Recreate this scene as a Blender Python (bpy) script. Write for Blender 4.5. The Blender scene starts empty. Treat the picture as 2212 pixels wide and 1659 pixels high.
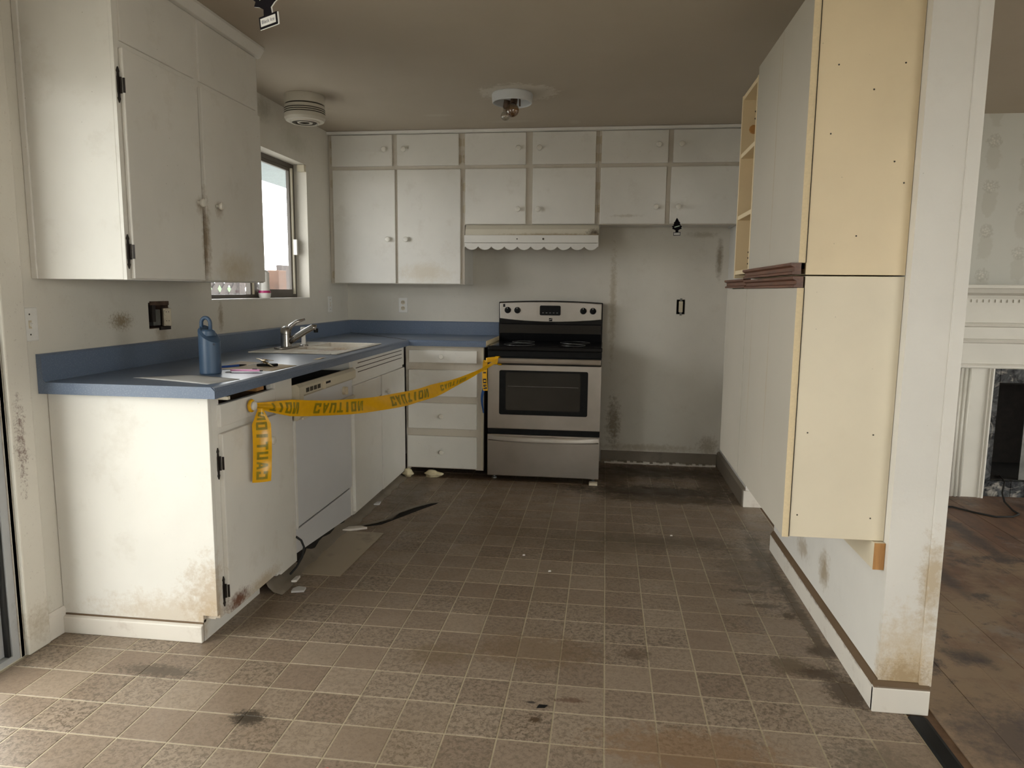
import bpy, bmesh, math, random
from mathutils import Vector, Matrix
random.seed(7)
scene = bpy.context.scene
COL = scene.collection
PI = math.pi

# ------------------------------------------------------------------ camera
YAW, PITCH, ROLL, FPX = 0.1291, 0.1311, 0.0102, 1535.17
CAM = Vector((1.9782, -5.3244, 1.2822))
fw = Vector((-math.sin(YAW) * math.cos(PITCH), math.cos(YAW) * math.cos(PITCH), -math.sin(PITCH)))
r0 = Vector((math.cos(YAW), math.sin(YAW), 0)); u0 = r0.cross(fw)
rt = r0 * math.cos(ROLL) + u0 * math.sin(ROLL); up = u0 * math.cos(ROLL) - r0 * math.sin(ROLL)
camd = bpy.data.cameras.new('camera'); cam = bpy.data.objects.new('camera', camd); COL.objects.link(cam)
camd.sensor_width = 36; camd.lens = FPX / 2212 * 36; camd.clip_start = 0.02
cam.matrix_world = Matrix.Translation(CAM) @ Matrix((rt, up, -fw)).transposed().to_4x4()
scene.camera = cam

# ------------------------------------------------------------------ world and light
SKY = 10.5
w = bpy.data.worlds.new('overcast_sky'); scene.world = w; w.use_nodes = True
bgn = w.node_tree.nodes['Background']; bgn.inputs[0].default_value = (1.0, 0.972, 0.915, 1); bgn.inputs[1].default_value = SKY
scene.view_settings.view_transform = 'Standard'; scene.view_settings.look = 'None'
scene.view_settings.gamma = 1; scene.view_settings.use_curve_mapping = False
scene.view_settings.exposure = -0.10

def portal(name, loc, rot, sx, sy):
    l = bpy.data.lights.new(name, 'AREA'); l.shape = 'RECTANGLE'; l.size = sx; l.size_y = sy
    l.cycles.is_portal = True
    o = bpy.data.objects.new(name, l); COL.objects.link(o); o.location = loc; o.rotation_euler = rot
# openings: (name, y0,y1,z0,z1) on the left wall; rear wall (x0,x1,z0,z1); living right wall
DOOR = (-5.35, -3.24, 0.0, 2.04); WIN = (-1.93, -0.72, 1.215, 2.085)
ADDED_REAR = [(2.5, 3.1, 1.0, 2.05), (3.7, 6.4, 0.5, 2.15)]; ADDED_SIDE = (-5.2, -2.0, 0.5, 2.15)  # unseen rear and side windows, added and sized for fill light
YR, XR = -7.4, 8.2
portal('door_daylight_portal', (-0.16, (DOOR[0] + DOOR[1]) / 2, 1.02), (0, -PI / 2, 0), 2.04, 2.11)
portal('window_daylight_portal', (-0.16, (WIN[0] + WIN[1]) / 2, 1.65), (0, -PI / 2, 0), .87, 1.21)
for a in ADDED_REAR:
    portal('added_rear_portal', ((a[0] + a[1]) / 2, YR - .16, (a[2] + a[3]) / 2), (PI / 2, 0, PI), a[1] - a[0], a[3] - a[2])
portal('added_side_portal', (XR + .16, (ADDED_SIDE[0] + ADDED_SIDE[1]) / 2, 1.325), (0, PI / 2, 0), 1.65, 3.2)

# ------------------------------------------------------------------ material helpers
class NT:
    def __init__(s, name, rough=.5, metal=0., spec=.5):
        s.m = bpy.data.materials.new(name); s.m.use_nodes = True
        s.t = s.m.node_tree; s.n = s.t.nodes; s.b = s.n['Principled BSDF']
        s.set('Roughness', rough); s.set('Metallic', metal); s.set('Specular IOR Level', spec)
        g = s.n.new('ShaderNodeNewGeometry'); s.pos = g.outputs['Position']; s._g = g
    def set(s, k, v):
        i = s.b.inputs[k]
        if hasattr(v, 'node'): s.t.links.new(v, i)
        else:
            if isinstance(v, (tuple, list)) and len(v) == 3: v = (*v, 1)
            i.default_value = v
    def _in(s, sock, v):
        if hasattr(v, 'node'): s.t.links.new(v, sock)
        else:
            if isinstance(v, (tuple, list)) and len(v) == 3 and sock.type == 'RGBA': v = (*v, 1)
            sock.default_value = v
    def noise(s, scale, detail=4, rough=.55, vec=None, dist=0.):
        n = s.n.new('ShaderNodeTexNoise'); s.t.links.new(vec or s.pos, n.inputs['Vector'])
        n.inputs['Scale'].default_value = scale; n.inputs['Detail'].default_value = detail
        n.inputs['Roughness'].default_value = rough; n.inputs['Distortion'].default_value = dist
        return n.outputs['Fac']
    def voro(s, scale, vec=None, out='Distance', feature='F1'):
        n = s.n.new('ShaderNodeTexVoronoi'); n.feature = feature; s.t.links.new(vec or s.pos, n.inputs['Vector'])
        n.inputs['Scale'].default_value = scale; return n.outputs[out]
    def white(s, vec):
        n = s.n.new('ShaderNodeTexWhiteNoise'); n.noise_dimensions = '3D'; s.t.links.new(vec, n.inputs['Vector']); return n.outputs['Value']
    def math(s, op, a, b=0., c=None):
        n = s.n.new('ShaderNodeMath'); n.operation = op; s._in(n.inputs[0], a); s._in(n.inputs[1], b)
        if c is not None: s._in(n.inputs[2], c)
        return n.outputs[0]
    def vmath(s, op, a, b=(0, 0, 0)):
        n = s.n.new('ShaderNodeVectorMath'); n.operation = op; s._in(n.inputs[0], a); s._in(n.inputs[1], b)
        return n.outputs['Value'] if op in ('LENGTH', 'DOT_PRODUCT') else n.outputs[0]
    def rng(s, v, a, b, c=0., d=1.):
        n = s.n.new('ShaderNodeMapRange'); n.clamp = True; s._in(n.inputs[0], v)
        for i, q in enumerate((a, b, c, d)): n.inputs[i + 1].default_value = q
        return n.outputs[0]
    def mix(s, f, a, b, mode='MIX'):
        n = s.n.new('ShaderNodeMix'); n.data_type = 'RGBA'; n.blend_type = mode
        s._in(n.inputs['Factor'], f); s._in(n.inputs['A'], a); s._in(n.inputs['B'], b); return n.outputs['Result']
    def sep(s, v=None):
        n = s.n.new('ShaderNodeSeparateXYZ'); s.t.links.new(v or s.pos, n.inputs[0]); return n.outputs
    def comb(s, x, y, z):
        n = s.n.new('ShaderNodeCombineXYZ')
        for i, q in enumerate((x, y, z)): s._in(n.inputs[i], q)
        return n.outputs[0]
    def stain(s, c, r, amp=.5, ns=9., lo=.75, hi=1.0):
        """blotch: 1 inside an ellipsoid at c with radii r, its edge broken by noise"""
        d = s.vmath('LENGTH', s.vmath('DIVIDE', s.vmath('SUBTRACT', s.pos, tuple(c)), tuple(r)))
        d = s.rng(d, .1, 1.25, 1., 0.)
        d = s.math('ADD', d, s.math('MULTIPLY', s.math('SUBTRACT', s.noise(ns * 2.4, 10, .78), .5), amp * 3.8))
        return s.rng(d, .33, .33 + (hi - lo) * .8, 0., 1.)
    def bump(s, h, strength=.2, dist=.002):
        n = s.n.new('ShaderNodeBump'); n.inputs['Strength'].default_value = strength; n.inputs['Distance'].default_value = dist
        s._in(n.inputs['Height'], h); s.t.links.new(n.outputs[0], s.b.inputs['Normal'])
    def done(s, col):
        s.set('Base Color', col); return s.m

def plain(name, col, rough=.5, metal=0., spec=.5, vary=.12, scale=30):
    n = NT(name, rough, metal, spec)
    f = n.rng(n.noise(scale, 4), .3, .7)
    return n.done(n.mix(f, tuple(c * (1 - vary) for c in col), tuple(min(1, c * (1 + vary * .5)) for c in col)))

MAT = {}
def paint(name, col, dirt=(.30, .22, .12), amount=.25, rough=.45, speck=True, stains=(), bumpy=.05):
    n = NT(name, rough)
    c = n.mix(n.rng(n.noise(2.2, 5), .35, .7), col, tuple(q * .9 for q in col))
    c = n.mix(n.math('MULTIPLY', n.rng(n.noise(5.5, 8, .7), .56, .8), amount), c, dirt)
    if speck:
        sp = n.rng(n.voro(26), .025, .045, 1., 0.)
        sp = n.math('MULTIPLY', sp, n.rng(n.noise(1.7, 2), .5, .62))
        c = n.mix(n.math('MULTIPLY', sp, .75), c, (.10, .07, .04))
    for (ce, r, colr, a, amp, ns) in stains:
        c = n.mix(n.math('MULTIPLY', n.stain(ce, r, amp, ns, .4, 1.1), a), c, colr)
    n.bump(n.noise(90, 3), bumpy, .002)
    return n.done(c)

GR = (.16, .105, .05)
MAT['cab'] = paint('old_white_cabinet_paint', (.77, .745, .695), stains=[
    ((.36, -2.585, 1.47), (.05, .045, .26), (.22, .14, .05), .75, .35, 20),
    ((.36, -2.35, 1.36), (.05, .22, .10), (.45, .33, .14), .5, .3, 6),
    ((.36, -2.62, 1.60), (.04, .045, .05), (.30, .21, .11), .6, .3, 30),
    ((.36, -2.48, 1.60), (.04, .045, .05), (.30, .21, .11), .6, .3, 30),
    ((.62, -3.04, .16), (.18, .06, .22), (.36, .22, .08), .55, .5, 14),
    ((.45, -3.04, .10), (.45, .05, .10), (.40, .27, .13), .4, .5, 12),
    ((.63, -2.92, .11), (.05, .12, .05), (.14, .045, .015), .95, .5, 18),
    ((.63, -2.72, .10), (.05, .20, .05), (.42, .30, .14), .6, .4, 30),
    ((.62, -1.665, .45), (.06, .02, .35), (.20, .13, .05), .5, .3, 20),
    ((.70, -.345, 1.40), (.25, .06, .10), (.5, .38, .2), .35, .4, 9),
    ((2.1, -.345, 1.79), (.14, .06, .015), (.3, .24, .15), .4, .5, 14)])
WALLST = [((0, -2.62, 1.14), (.03, .09, .045), (.23, .16, .07), .85, .75, 42),
          ((0, -2.35, 1.09), (.03, .06, .16), (.28, .2, .1), .5, .4, 14),
          ((0, -1.85, 1.13), (.03, .035, .10), (.26, .18, .09), .7, .4, 22),
          ((0, -.9, 2.2), (.03, .30, .10), (.35, .35, .27), .35, .4, 5),
          ((0, -1.3, 2.3), (.03, .14, .10), (.30, .27, .2), .5, .4, 8),
          ((0, -3.19, .75), (.04, .03, .22), (.10, .025, .015), .8, .9, 34),
          ((0, -3.17, .10), (.05, .10, .10), (.32, .24, .14), .5, .5, 22),
          ((2.06, 0, .30), (.07, .03, .26), (.20, .15, .08), .75, .7, 13),
          ((2.03, 0, 1.2), (.035, .03, .55), (.36, .29, .18), .6, .6, 12),
          ((2.78, 0, 1.52), (.035, .03, .20), (.20, .15, .09), .75, .35, 12),
          ((2.65, 0, 1.69), (.16, .03, .03), (.25, .2, .12), .4, .5, 12),
          ((2.76, 0, .15), (.10, .03, .10), (.25, .19, .11), .6, .6, 14),
          ((2.3, 0, .12), (.5, .03, .04), (.32, .25, .15), .5, .6, 12)]
MAT['wall'] = paint('aged_wall_paint', (.70, .66, .585), amount=.2, stains=WALLST, rough=.55)
PARTST = [((2.92, -3.13, .10), (.16, .05, .30), (.50, .36, .18), .7, .35, 16), ((2.92, -3.13, .11), (.12, .05, .09), (.30, .19, .08), .6, .6, 40),
          ((2.975, -3.13, .42), (.05, .05, .20), (.42, .30, .15), .7, .5, 14),
          ((2.84, -2.55, .22), (.04, .09, .10), (.33, .25, .15), .8, .5, 9),
          ((2.84, -2.25, .20), (.04, .12, .07), (.34, .26, .16), .65, .5, 11)]
MAT['part'] = paint('partition_paint', (.74, .71, .66), amount=.12, stains=PARTST, rough=.5, bumpy=.25)
MAT['cabframe'] = paint('shade_darkened_grimy_frame_paint', (.62, .565, .485), dirt=(.25, .17, .09), amount=.45)  # base darkened to paint in shade around the doors, plus blotchy grime
MAT['base'] = paint('scuffed_white_baseboard_paint', (.74, .69, .62), dirt=(.25, .16, .09), amount=.55, stains=[
    ((2.83, -2.5, .09), (.05, 1.2, .022), (.10, .065, .035), .85, .5, 9)])
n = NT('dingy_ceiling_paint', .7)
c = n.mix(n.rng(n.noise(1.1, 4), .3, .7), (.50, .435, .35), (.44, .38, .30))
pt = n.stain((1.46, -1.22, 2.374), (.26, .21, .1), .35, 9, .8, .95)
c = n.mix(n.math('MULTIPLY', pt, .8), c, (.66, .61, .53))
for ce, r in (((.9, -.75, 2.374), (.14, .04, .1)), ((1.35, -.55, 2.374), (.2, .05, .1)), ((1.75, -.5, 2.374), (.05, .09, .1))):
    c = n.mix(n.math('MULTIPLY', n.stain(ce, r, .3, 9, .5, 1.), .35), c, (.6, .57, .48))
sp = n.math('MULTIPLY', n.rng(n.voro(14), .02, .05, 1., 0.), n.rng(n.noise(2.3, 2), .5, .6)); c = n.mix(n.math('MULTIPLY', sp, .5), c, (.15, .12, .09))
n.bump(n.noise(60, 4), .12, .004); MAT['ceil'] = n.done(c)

# vinyl floor
T, OX, OY = .1537, 2.0068, -3.2926
def floor_mat(name, base_a, base_b, grout=False):
    n = NT(name, .38, spec=.45)
    P = n.sep(); ix = n.math('FLOOR', n.math('DIVIDE', n.math('SUBTRACT', P[0], OX), T)); iy = n.math('FLOOR', n.math('DIVIDE', n.math('SUBTRACT', P[1], OY), T))
    rnd = n.white(n.comb(ix, iy, 0.)); rnd2 = n.white(n.comb(ix, iy, 3.7))
    if grout: c = n.mix(n.noise(6, 4), base_a, base_b)
    else:
        c = n.mix(rnd, base_a, base_b)
        mot = n.rng(n.noise(62, 10, .80, dist=.4), .47, .56)
        c = n.mix(n.math('MULTIPLY', mot, n.rng(rnd2, 0, 1, .3, 1.)), c, (.115, .084, .058))
        lt = n.rng(n.noise(85, 9, .78), .53, .62)
        c = n.mix(n.math('MULTIPLY', lt, n.rng(rnd2, .2, 1, .05, .5)), c, (.42, .35, .265))
    gr = n.rng(n.noise(1.5, 6, .65), .48, .72); c = n.mix(n.math('MULTIPLY', gr, .4), c, (.17, .115, .065))
    # grime trodden in along the run, where feet pass
    y = P[1]; far = n.rng(n.math('ADD', y, n.math('MULTIPLY', n.noise(2.0, 4), .9)), -2.2, -.2)
    c = n.mix(n.math('MULTIPLY', far, .14), c, (.145, .098, .06))
    D = (.060, .034, .014)
    for ce, r, col, a, amp, ns in [
        ((2.35, -.26, 0), (.7, .26, .1), (.035, .02, .009), .9, .5, 7), ((2.3, -.78, 0), (.75, .22, .1), (.035, .02, .009), .95, .6, 8), ((2.4, -.95, 0), (.6, .12, .1), D, .8, .6, 9),
        ((2.05, -.45, 0), (.2, .3, .1), D, .8, .6, 9), ((2.72, -.5, 0), (.13, .6, .1), D, .7, .6, 8),
        ((1.3, -.62, 0), (.75, .09, .1), D, .75, .5, 9), ((.78, -1.1, 0), (.16, .55, .1), (.10, .075, .05), .6, .5, 8),
        ((2.79, -2.78, 0), (.085, .06, .1), D, .95, .3, 20), ((2.65, -2.90, 0), (.09, .10, .1), (.11, .075, .04), .85, .6, 20),
        ((2.735, -2.94, 0), (.10, .06, .1), D, .95, .6, 22), ((2.79, -3.05, 0), (.10, .13, .1), D, .95, .6, 20), ((2.79, -2.45, 0), (.035, .7, .1), (.075, .048, .024), .85, .6, 12),
        ((2.66, -2.05, 0), (.17, .35, .1), (.10, .07, .04), .6, .75, 10), ((2.62, -2.28, 0), (.11, .025, .1), D, .75, .9, 18),
        ((2.66, -2.42, 0), (.10, .03, .1), D, .7, .9, 18), ((2.74, -2.5, 0), (.04, .05, .1), D, .8, .8, 22),
        ((2.35, -1.72, 0), (.5, .13, .1), (.11, .08, .05), .6, .7, 9), ((2.77, -1.9, 0), (.07, .6, .1), (.07, .05, .03), .7, .6, 10),
        ((.945, -3.455, 0), (.075, .055, .1), (.03, .02, .01), .95, .6, 34), ((.52, -3.25, 0), (.20, .05, .1), (.085, .062, .042), .85, .8, 26),
        ((1.8, -3.34, 0), (.025, .02, .1), D, .9, .6, 40), ((1.78, -3.25, 0), (.02, .01, .1), (.02, .015, .015), .9, .3, 40),
        ((2.25, -3.42, 0), (.35, .14, .1), (.22, .125, .06), .6, .6, 12), ((1.75, -2.93, 0), (.3, .16, .1), (.16, .10, .05), .55, .7, 12),
        ((1.42, -3.0, 0), (.16, .10, .1), (.15, .1, .05), .5, .7, 14), ((2.12, -2.9, 0), (.08, .05, .1), (.09, .055, .03), .6, .7, 20),
        ((2.0, -1.75, 0), (.4, .3, .1), (.13, .095, .055), .4, .5, 6), ((1.9, -3.22, 0), (.07, .02, .1), (.1, .05, .03), .7, .8, 26),
        ((2.75, -3.4, 0), (.14, .12, .1), (.11, .085, .055), .5, .8, 14)]:
        c = n.mix(n.math('MULTIPLY', n.stain(ce, r, amp, ns, .6, 1.05), a), c, col)
    sp = n.math('MULTIPLY', n.rng(n.voro(9), .02, .045, 1., 0.), n.rng(n.noise(3.3, 2), .48, .55)); c = n.mix(sp, c, (.03, .022, .018))
    n.set('Roughness', n.rng(n.noise(9, 5), .3, .7, .30, .55))
    n.bump(n.noise(70, 5), .12, .002)
    return n.done(c)
MAT['tile'] = floor_mat('vinyl_tile_print', (.315, .245, .182), (.24, .175, .126))
MAT['grout'] = floor_mat('vinyl_joint_print', (.50, .425, .295), (.43, .36, .25), True)
MAT['vinylbase'] = paint('grimy_vinyl_base', (.20, .165, .125), dirt=(.06, .04, .025), amount=.8)

n = NT('worn_floorboards', .55); P = n.sep()
vec = n.comb(n.math('MULTIPLY', P[0], 6.), n.math('MULTIPLY', P[1], 1.1), 0.)
ib = n.white(n.comb(n.math('FLOOR', n.math('DIVIDE', n.math('SUBTRACT', P[0], 3.013), .145)), n.math('FLOOR', n.math('MULTIPLY', P[1], .55)), 0.))
c = n.mix(ib, (.17, .092, .058), (.225, .138, .088)); c = n.mix(n.math('MULTIPLY', n.rng(n.noise(3, 8, .7, vec), .40, .62), .75), c, (.115, .068, .05))
c = n.mix(n.math('MULTIPLY', n.rng(n.math('ADD', n.noise(2.1, 9, .7), n.math('MULTIPLY', n.math('ADD', P[1], 1.9), -.10)), .44, .58), .8), c, (.29, .208, .135))
c = n.mix(n.math('MULTIPLY', n.rng(n.noise(2.4, 9, .72, n.vmath('ADD', n.pos, (5, 3, 0))), .54, .62), .6), c, (.27, .235, .205))
c = n.mix(n.math('MULTIPLY', n.rng(n.noise(3.1, 10, .76, n.vmath('ADD', n.pos, (1, 9, 0))), .54, .62), .85), c, (.06, .045, .045))
for ce, r in (((3.25, -3.25, 0), (.35, .3, .1)), ((3.55, -1.9, 0), (.06, .45, .1)), ((3.95, -1.35, 0), (.07, .5, .1)), ((3.3, -2.75, 0), (.12, .1, .1))): c = n.mix(n.math('MULTIPLY', n.stain(ce, r, .5, 7, .4, 1.), .75), c, (.06, .046, .045))
c = n.mix(n.rng(n.voro(11), .02, .04, 1., 0.), c, (.03, .025, .02)); n.bump(n.noise(30, 8), .3, .003); MAT['board'] = n.done(c)

# others
def laminate(name, col, speckle, rough=.3):
    n = NT(name, rough); f = n.rng(n.voro(170), .18, .4); c = n.mix(f, speckle, col)
    c = n.mix(n.math('MULTIPLY', n.rng(n.noise(3, 6), .45, .7), .25), c, tuple(q * .6 for q in col))
    wear = n.math('MULTIPLY', n.rng(n.noise(9, 8, .75), .63, .70), .45); c = n.mix(wear, c, (.20, .19, .17))
    return n.done(c)
MAT['counter'] = laminate('blue_speckled_laminate', (.125, .165, .245), (.18, .22, .30), .30)
MAT['cream'] = paint('cream_melamine', (.78, .635, .415), dirt=(.35, .22, .1), amount=.08, rough=.45)
MAT['cream2'] = paint('pale_cream_melamine', (.77, .68, .52), dirt=(.35, .22, .1), amount=.08, rough=.45)
n = NT('pale_laminate_board', .5)
c = n.mix(n.rng(n.noise(2, 5), .35, .7), (.47, .43, .365), (.43, .395, .335))
for yy, zc, zr in ((-2.69, 1.75, .55), (-2.72, 2.05, .2), (-2.75, .95, .4), (-2.45, .95, .4)): c = n.mix(n.math('MULTIPLY', n.stain((2.545, yy, zc), (.05, .012, zr), .35, 16, .2, 1.), .5), c, (.36, .27, .15))
MAT['lam'] = n.done(c)
MAT['chip'] = plain('raw_chipboard_edge', (.74, .60, .38), .7, vary=.06, scale=160)
n = NT('red_brown_wood', .45); vec = n.comb(n.math('MULTIPLY', n.sep()[0], 20.), n.math('MULTIPLY', n.sep()[1], 3.), n.math('MULTIPLY', n.sep()[2], 40.))
MAT['redwood'] = n.done(n.mix(n.rng(n.noise(2.5, 7, .65, vec), .3, .7), (.165, .068, .036), (.07, .028, .016)))
n = NT('raw_fir_wood', .7); vec = n.comb(n.math('MULTIPLY', n.sep()[0], 30.), n.math('MULTIPLY', n.sep()[1], 30.), n.math('MULTIPLY', n.sep()[2], 3.))
MAT['fir'] = n.done(n.mix(n.rng(n.noise(2.5, 6, .6, vec), .3, .7), (.52, .27, .09), (.36, .17, .055)))
MAT['rawwood'] = plain('dark_raw_wood', (.15, .085, .045), .8, vary=.4, scale=20)
n = NT('brushed_stainless', .34, 1.); vec = n.comb(n.math('MULTIPLY', n.sep()[0], 2.), n.sep()[1], n.math('MULTIPLY', n.sep()[2], 160.))
f = n.noise(3, 5, .6, vec); n.set('Roughness', n.rng(f, .2, .8, .26, .42)); MAT['steel'] = n.done(n.mix(n.rng(n.noise(5, 5), .3, .7), (.52, .485, .45), (.44, .41, .375)))
MAT['chrome'] = plain('chrome', (.40, .38, .36), .22, 1., vary=.15, scale=14)
MAT['black'] = plain('black_enamel', (.006, .006, .007), .15, spec=.35, vary=.4)
n = NT('black_enamel_riser', .16, spec=.6); n.bump(n.noise(40, 5), .12, .002); MAT['riser'] = n.done((.012, .012, .013))
MAT['mblack'] = plain('matt_black', (.006, .006, .006), .55, spec=.2, vary=.4)
MAT['void'] = plain('dark_cavity', (.012, .009, .007), .95, vary=.4)
MAT['ovenglass'] = plain('oven_window_glass', (.030, .029, .026), .12, vary=.2, scale=3)
MAT['iron'] = plain('black_iron', (.022, .015, .012), .5, .3, vary=.4)
MAT['white'] = plain('white_plastic', (.78, .76, .72), .35, vary=.06)
MAT['almond'] = plain('almond_plastic', (.62, .54, .40), .4, vary=.1)
MAT['yplastic'] = paint('yellowed_plastic', (.66, .60, .47), amount=.15)
MAT['dish'] = plain('dishwasher_white_enamel', (.66, .66, .68), .28, vary=.06, scale=2)
MAT['knob'] = plain('white_ceramic_knob', (.75, .72, .65), .25, vary=.1)
n = NT('stained_sink_enamel', .25); c = n.mix(n.rng(n.noise(6, 6), .45, .7), (.74, .70, .62), (.55, .46, .36))
c = n.mix(n.math('MULTIPLY', n.stain((.53, -1.32, .95), (.06, .09, .1), .7, 30, .5, 1.), .8), c, (.28, .08, .06))
c = n.mix(n.math('MULTIPLY', n.stain((.5, -1.6, .95), (.10, .16, .2), .7, 26, .5, 1.), .6), c, (.35, .2, .14)); MAT['sink'] = n.done(c)
MAT['bottle'] = plain('blue_grey_bottle', (.055, .10, .175), .38, vary=.06, scale=4)
MAT['bottled'] = plain('dark_bottle_trim', (.025, .04, .07), .4)
MAT['paper'] = plain('cream_paper', (.66, .56, .44), .8, vary=.06, scale=5)
MAT['paperw'] = plain('white_paper', (.62, .62, .62), .7, vary=.1, scale=8)
MAT['pink'] = plain('pink_plastic', (.80, .33, .58), .4, vary=.05)
MAT['pen'] = plain('blue_pen_plastic', (.02, .07, .30), .35)
MAT['brass'] = plain('brass', (.52, .40, .20), .35, 1., vary=.3, scale=60)
MAT['foam'] = plain('cured_spray_foam', (.66, .58, .38), .6, vary=.2, scale=25)
MAT['tape'] = plain('yellow_tape', (.80, .42, .004), .26, vary=.06, scale=40)
MAT['tapeink'] = plain('tape_ink_through', (.30, .22, .004), .3, vary=.2, scale=60)
MAT['tapeblk'] = plain('tape_ink_black', (.02, .015, .01), .4)
MAT['blueband'] = plain('blue_ribbon', (.015, .075, .26), .5)
MAT['alu'] = paint('dull_aluminium', (.42, .43, .44), dirt=(.08, .07, .06), amount=.8, rough=.5)
MAT['bronze'] = paint('dark_window_frame', (.085, .068, .052), dirt=(.03, .02, .015), amount=.5, rough=.45, speck=False)
MAT['rubber'] = plain('black_rubber', (.015, .015, .015), .7)
MAT['card'] = plain('white_card', (.72, .70, .66), .7, vary=.05)
MAT['cardblk'] = plain('black_card', (.008, .006, .008), .9, spec=.1)
MAT['ink'] = plain('label_ink', (.03, .03, .06), .7)
MAT['greenband'] = plain('pale_green_print', (.42, .50, .40), .7)
MAT['detector'] = paint('yellowed_detector_plastic', (.56, .52, .44), dirt=(.2, .15, .09), amount=.45)
MAT['groove'] = plain('dark_groove', (.06, .05, .035), .8)
MAT['enamel'] = paint('spattered_white_enamel', (.62, .63, .64), dirt=(.1, .06, .03), amount=.3, rough=.3)
MAT['rust'] = plain('rusty_metal', (.12, .075, .05), .75, .3, vary=.5, scale=40)
MAT['galv'] = plain('galvanised_metal', (.22, .22, .21), .45, .8, vary=.3, scale=20)
def glassy(name, col, alpha, rough=.05):
    m = bpy.data.materials.new(name); m.use_nodes = True; t = m.node_tree; t.nodes.clear()
    o = t.nodes.new('ShaderNodeOutputMaterial'); tr = t.nodes.new('ShaderNodeBsdfTransparent'); g = t.nodes.new('ShaderNodeBsdfGlossy'); mx = t.nodes.new('ShaderNodeMixShader')
    tr.inputs[0].default_value = (*col, 1); g.inputs['Roughness'].default_value = rough; mx.inputs[0].default_value = alpha
    t.links.new(tr.outputs[0], mx.inputs[1]); t.links.new(g.outputs[0], mx.inputs[2]); t.links.new(mx.outputs[0], o.inputs[0]); return m
MAT['glass'] = glassy('window_pane_glass', (.95, .97, .97), .05)
MAT['bulb'] = glassy('clear_bulb_glass', (.82, .80, .76), .16)
MAT['bulbamber'] = glassy('smoked_amber_bulb_glass', (.62, .44, .27), .20)
def dirtyglass():
    m = glassy('dusty_pane_glass', (.93, .95, .97), .05); t = m.node_tree
    out = [x for x in t.nodes if x.type == 'OUTPUT_MATERIAL'][0]; prev = out.inputs[0].links[0].from_socket
    d = t.nodes.new('ShaderNodeBsdfTranslucent'); d.inputs[0].default_value = (.8, .84, .9, 1)
    nz = t.nodes.new('ShaderNodeTexNoise'); nz.inputs['Scale'].default_value = 60; nz.inputs['Detail'].default_value = 6
    mr = t.nodes.new('ShaderNodeMapRange'); mr.inputs[1].default_value = .35; mr.inputs[2].default_value = .75; mr.inputs[3].default_value = .004; mr.inputs[4].default_value = .035
    mx = t.nodes.new('ShaderNodeMixShader'); t.links.new(nz.outputs['Fac'], mr.inputs[0]); t.links.new(mr.outputs[0], mx.inputs[0]); t.links.new(prev, mx.inputs[1]); t.links.new(d.outputs[0], mx.inputs[2]); t.links.new(mx.outputs[0], out.inputs[0])
    return m
MAT['dusty'] = dirtyglass()
# wallpaper: half-drop repeat of floral sprays
n = NT('floral_wallpaper', .7); P = n.sep(); CX, CZ = .20, .27
col_i = n.math('FLOOR', n.math('DIVIDE', P[0], CX))
zz = n.math('ADD', P[2], n.math('MULTIPLY', n.math('MODULO', col_i, 2.), CZ / 2))
lx = n.math('SUBTRACT', n.math('MULTIPLY', n.math('FRACT', n.math('DIVIDE', P[0], CX)), CX), CX / 2)
lz = n.math('SUBTRACT', n.math('MULTIPLY', n.math('FRACT', n.math('DIVIDE', zz, CZ)), CZ), CZ / 2)
def blob(dx, dz, rx, rz, amp, ns):
    d = n.vmath('LENGTH', n.comb(n.math('DIVIDE', n.math('SUBTRACT', lx, dx), rx), n.math('DIVIDE', n.math('SUBTRACT', lz, dz), rz), 0.))
    d = n.math('ADD', d, n.math('MULTIPLY', n.math('SUBTRACT', n.noise(ns, 5, .6), .5), amp)); return n.rng(d, .8, 1.05, 1., 0.)
c = n.mix(n.noise(3, 4), (.62, .61, .56), (.55, .54, .49))
c = n.mix(n.math('MULTIPLY', blob(0, -.04, .045, .09, 1.6, 22), .45), c, (.47, .45, .385))
pet = n.rng(n.voro(75), .25, .6)
c = n.mix(n.math('MULTIPLY', blob(0, .055, .046, .042, 1.5, 40), n.math('MULTIPLY', pet, .5)), c, (.40, .38, .325))
c = n.mix(n.math('MULTIPLY', blob(-.005, .05, .024, .022, 1.0, 60), n.math('SUBTRACT', .5, n.math('MULTIPLY', pet, .45))), c, (.70, .66, .58))
MAT['wallpaper'] = n.done(c)
n = NT('dark_marble', .18, spec=.5); f = n.noise(9, 9, .65, dist=1.2)
c = n.mix(n.rng(f, .42, .62), (.02, .022, .026), (.13, .135, .14)); c = n.mix(n.rng(n.noise(7, 7, .6, n.vmath('ADD', n.pos, (3, 1, 2)), 1.5), .56, .66), c, (.34, .32, .29)); MAT['marble'] = n.done(c)
MAT['mantel'] = paint('white_mantel_paint', (.76, .73, .66), amount=.08, speck=False)
MAT['hedge'] = plain('hedge_leaves', (.075, .125, .05), .8, vary=.4, scale=22)
MAT['fence'] = plain('weathered_fence_wood', (.055, .04, .034), .85, vary=.4, scale=16)
MAT['post'] = plain('orange_brown_post', (.085, .033, .011), .8, vary=.3, scale=12)
MAT['soffit'] = plain('painted_soffit', (.30, .36, .40), .7, vary=.1)
MAT['concrete'] = plain('outdoor_concrete', (.34, .33, .30), .9, vary=.2, scale=3)
MAT['loosetile'] = paint('dirty_beige_tile', (.40, .335, .245), dirt=(.09, .065, .04), amount=.9)
MAT['magenta'] = plain('magenta_plastic', (.45, .03, .15), .35)
MAT['redbit'] = plain('red_scrap', (.6, .05, .03), .6)

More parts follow.
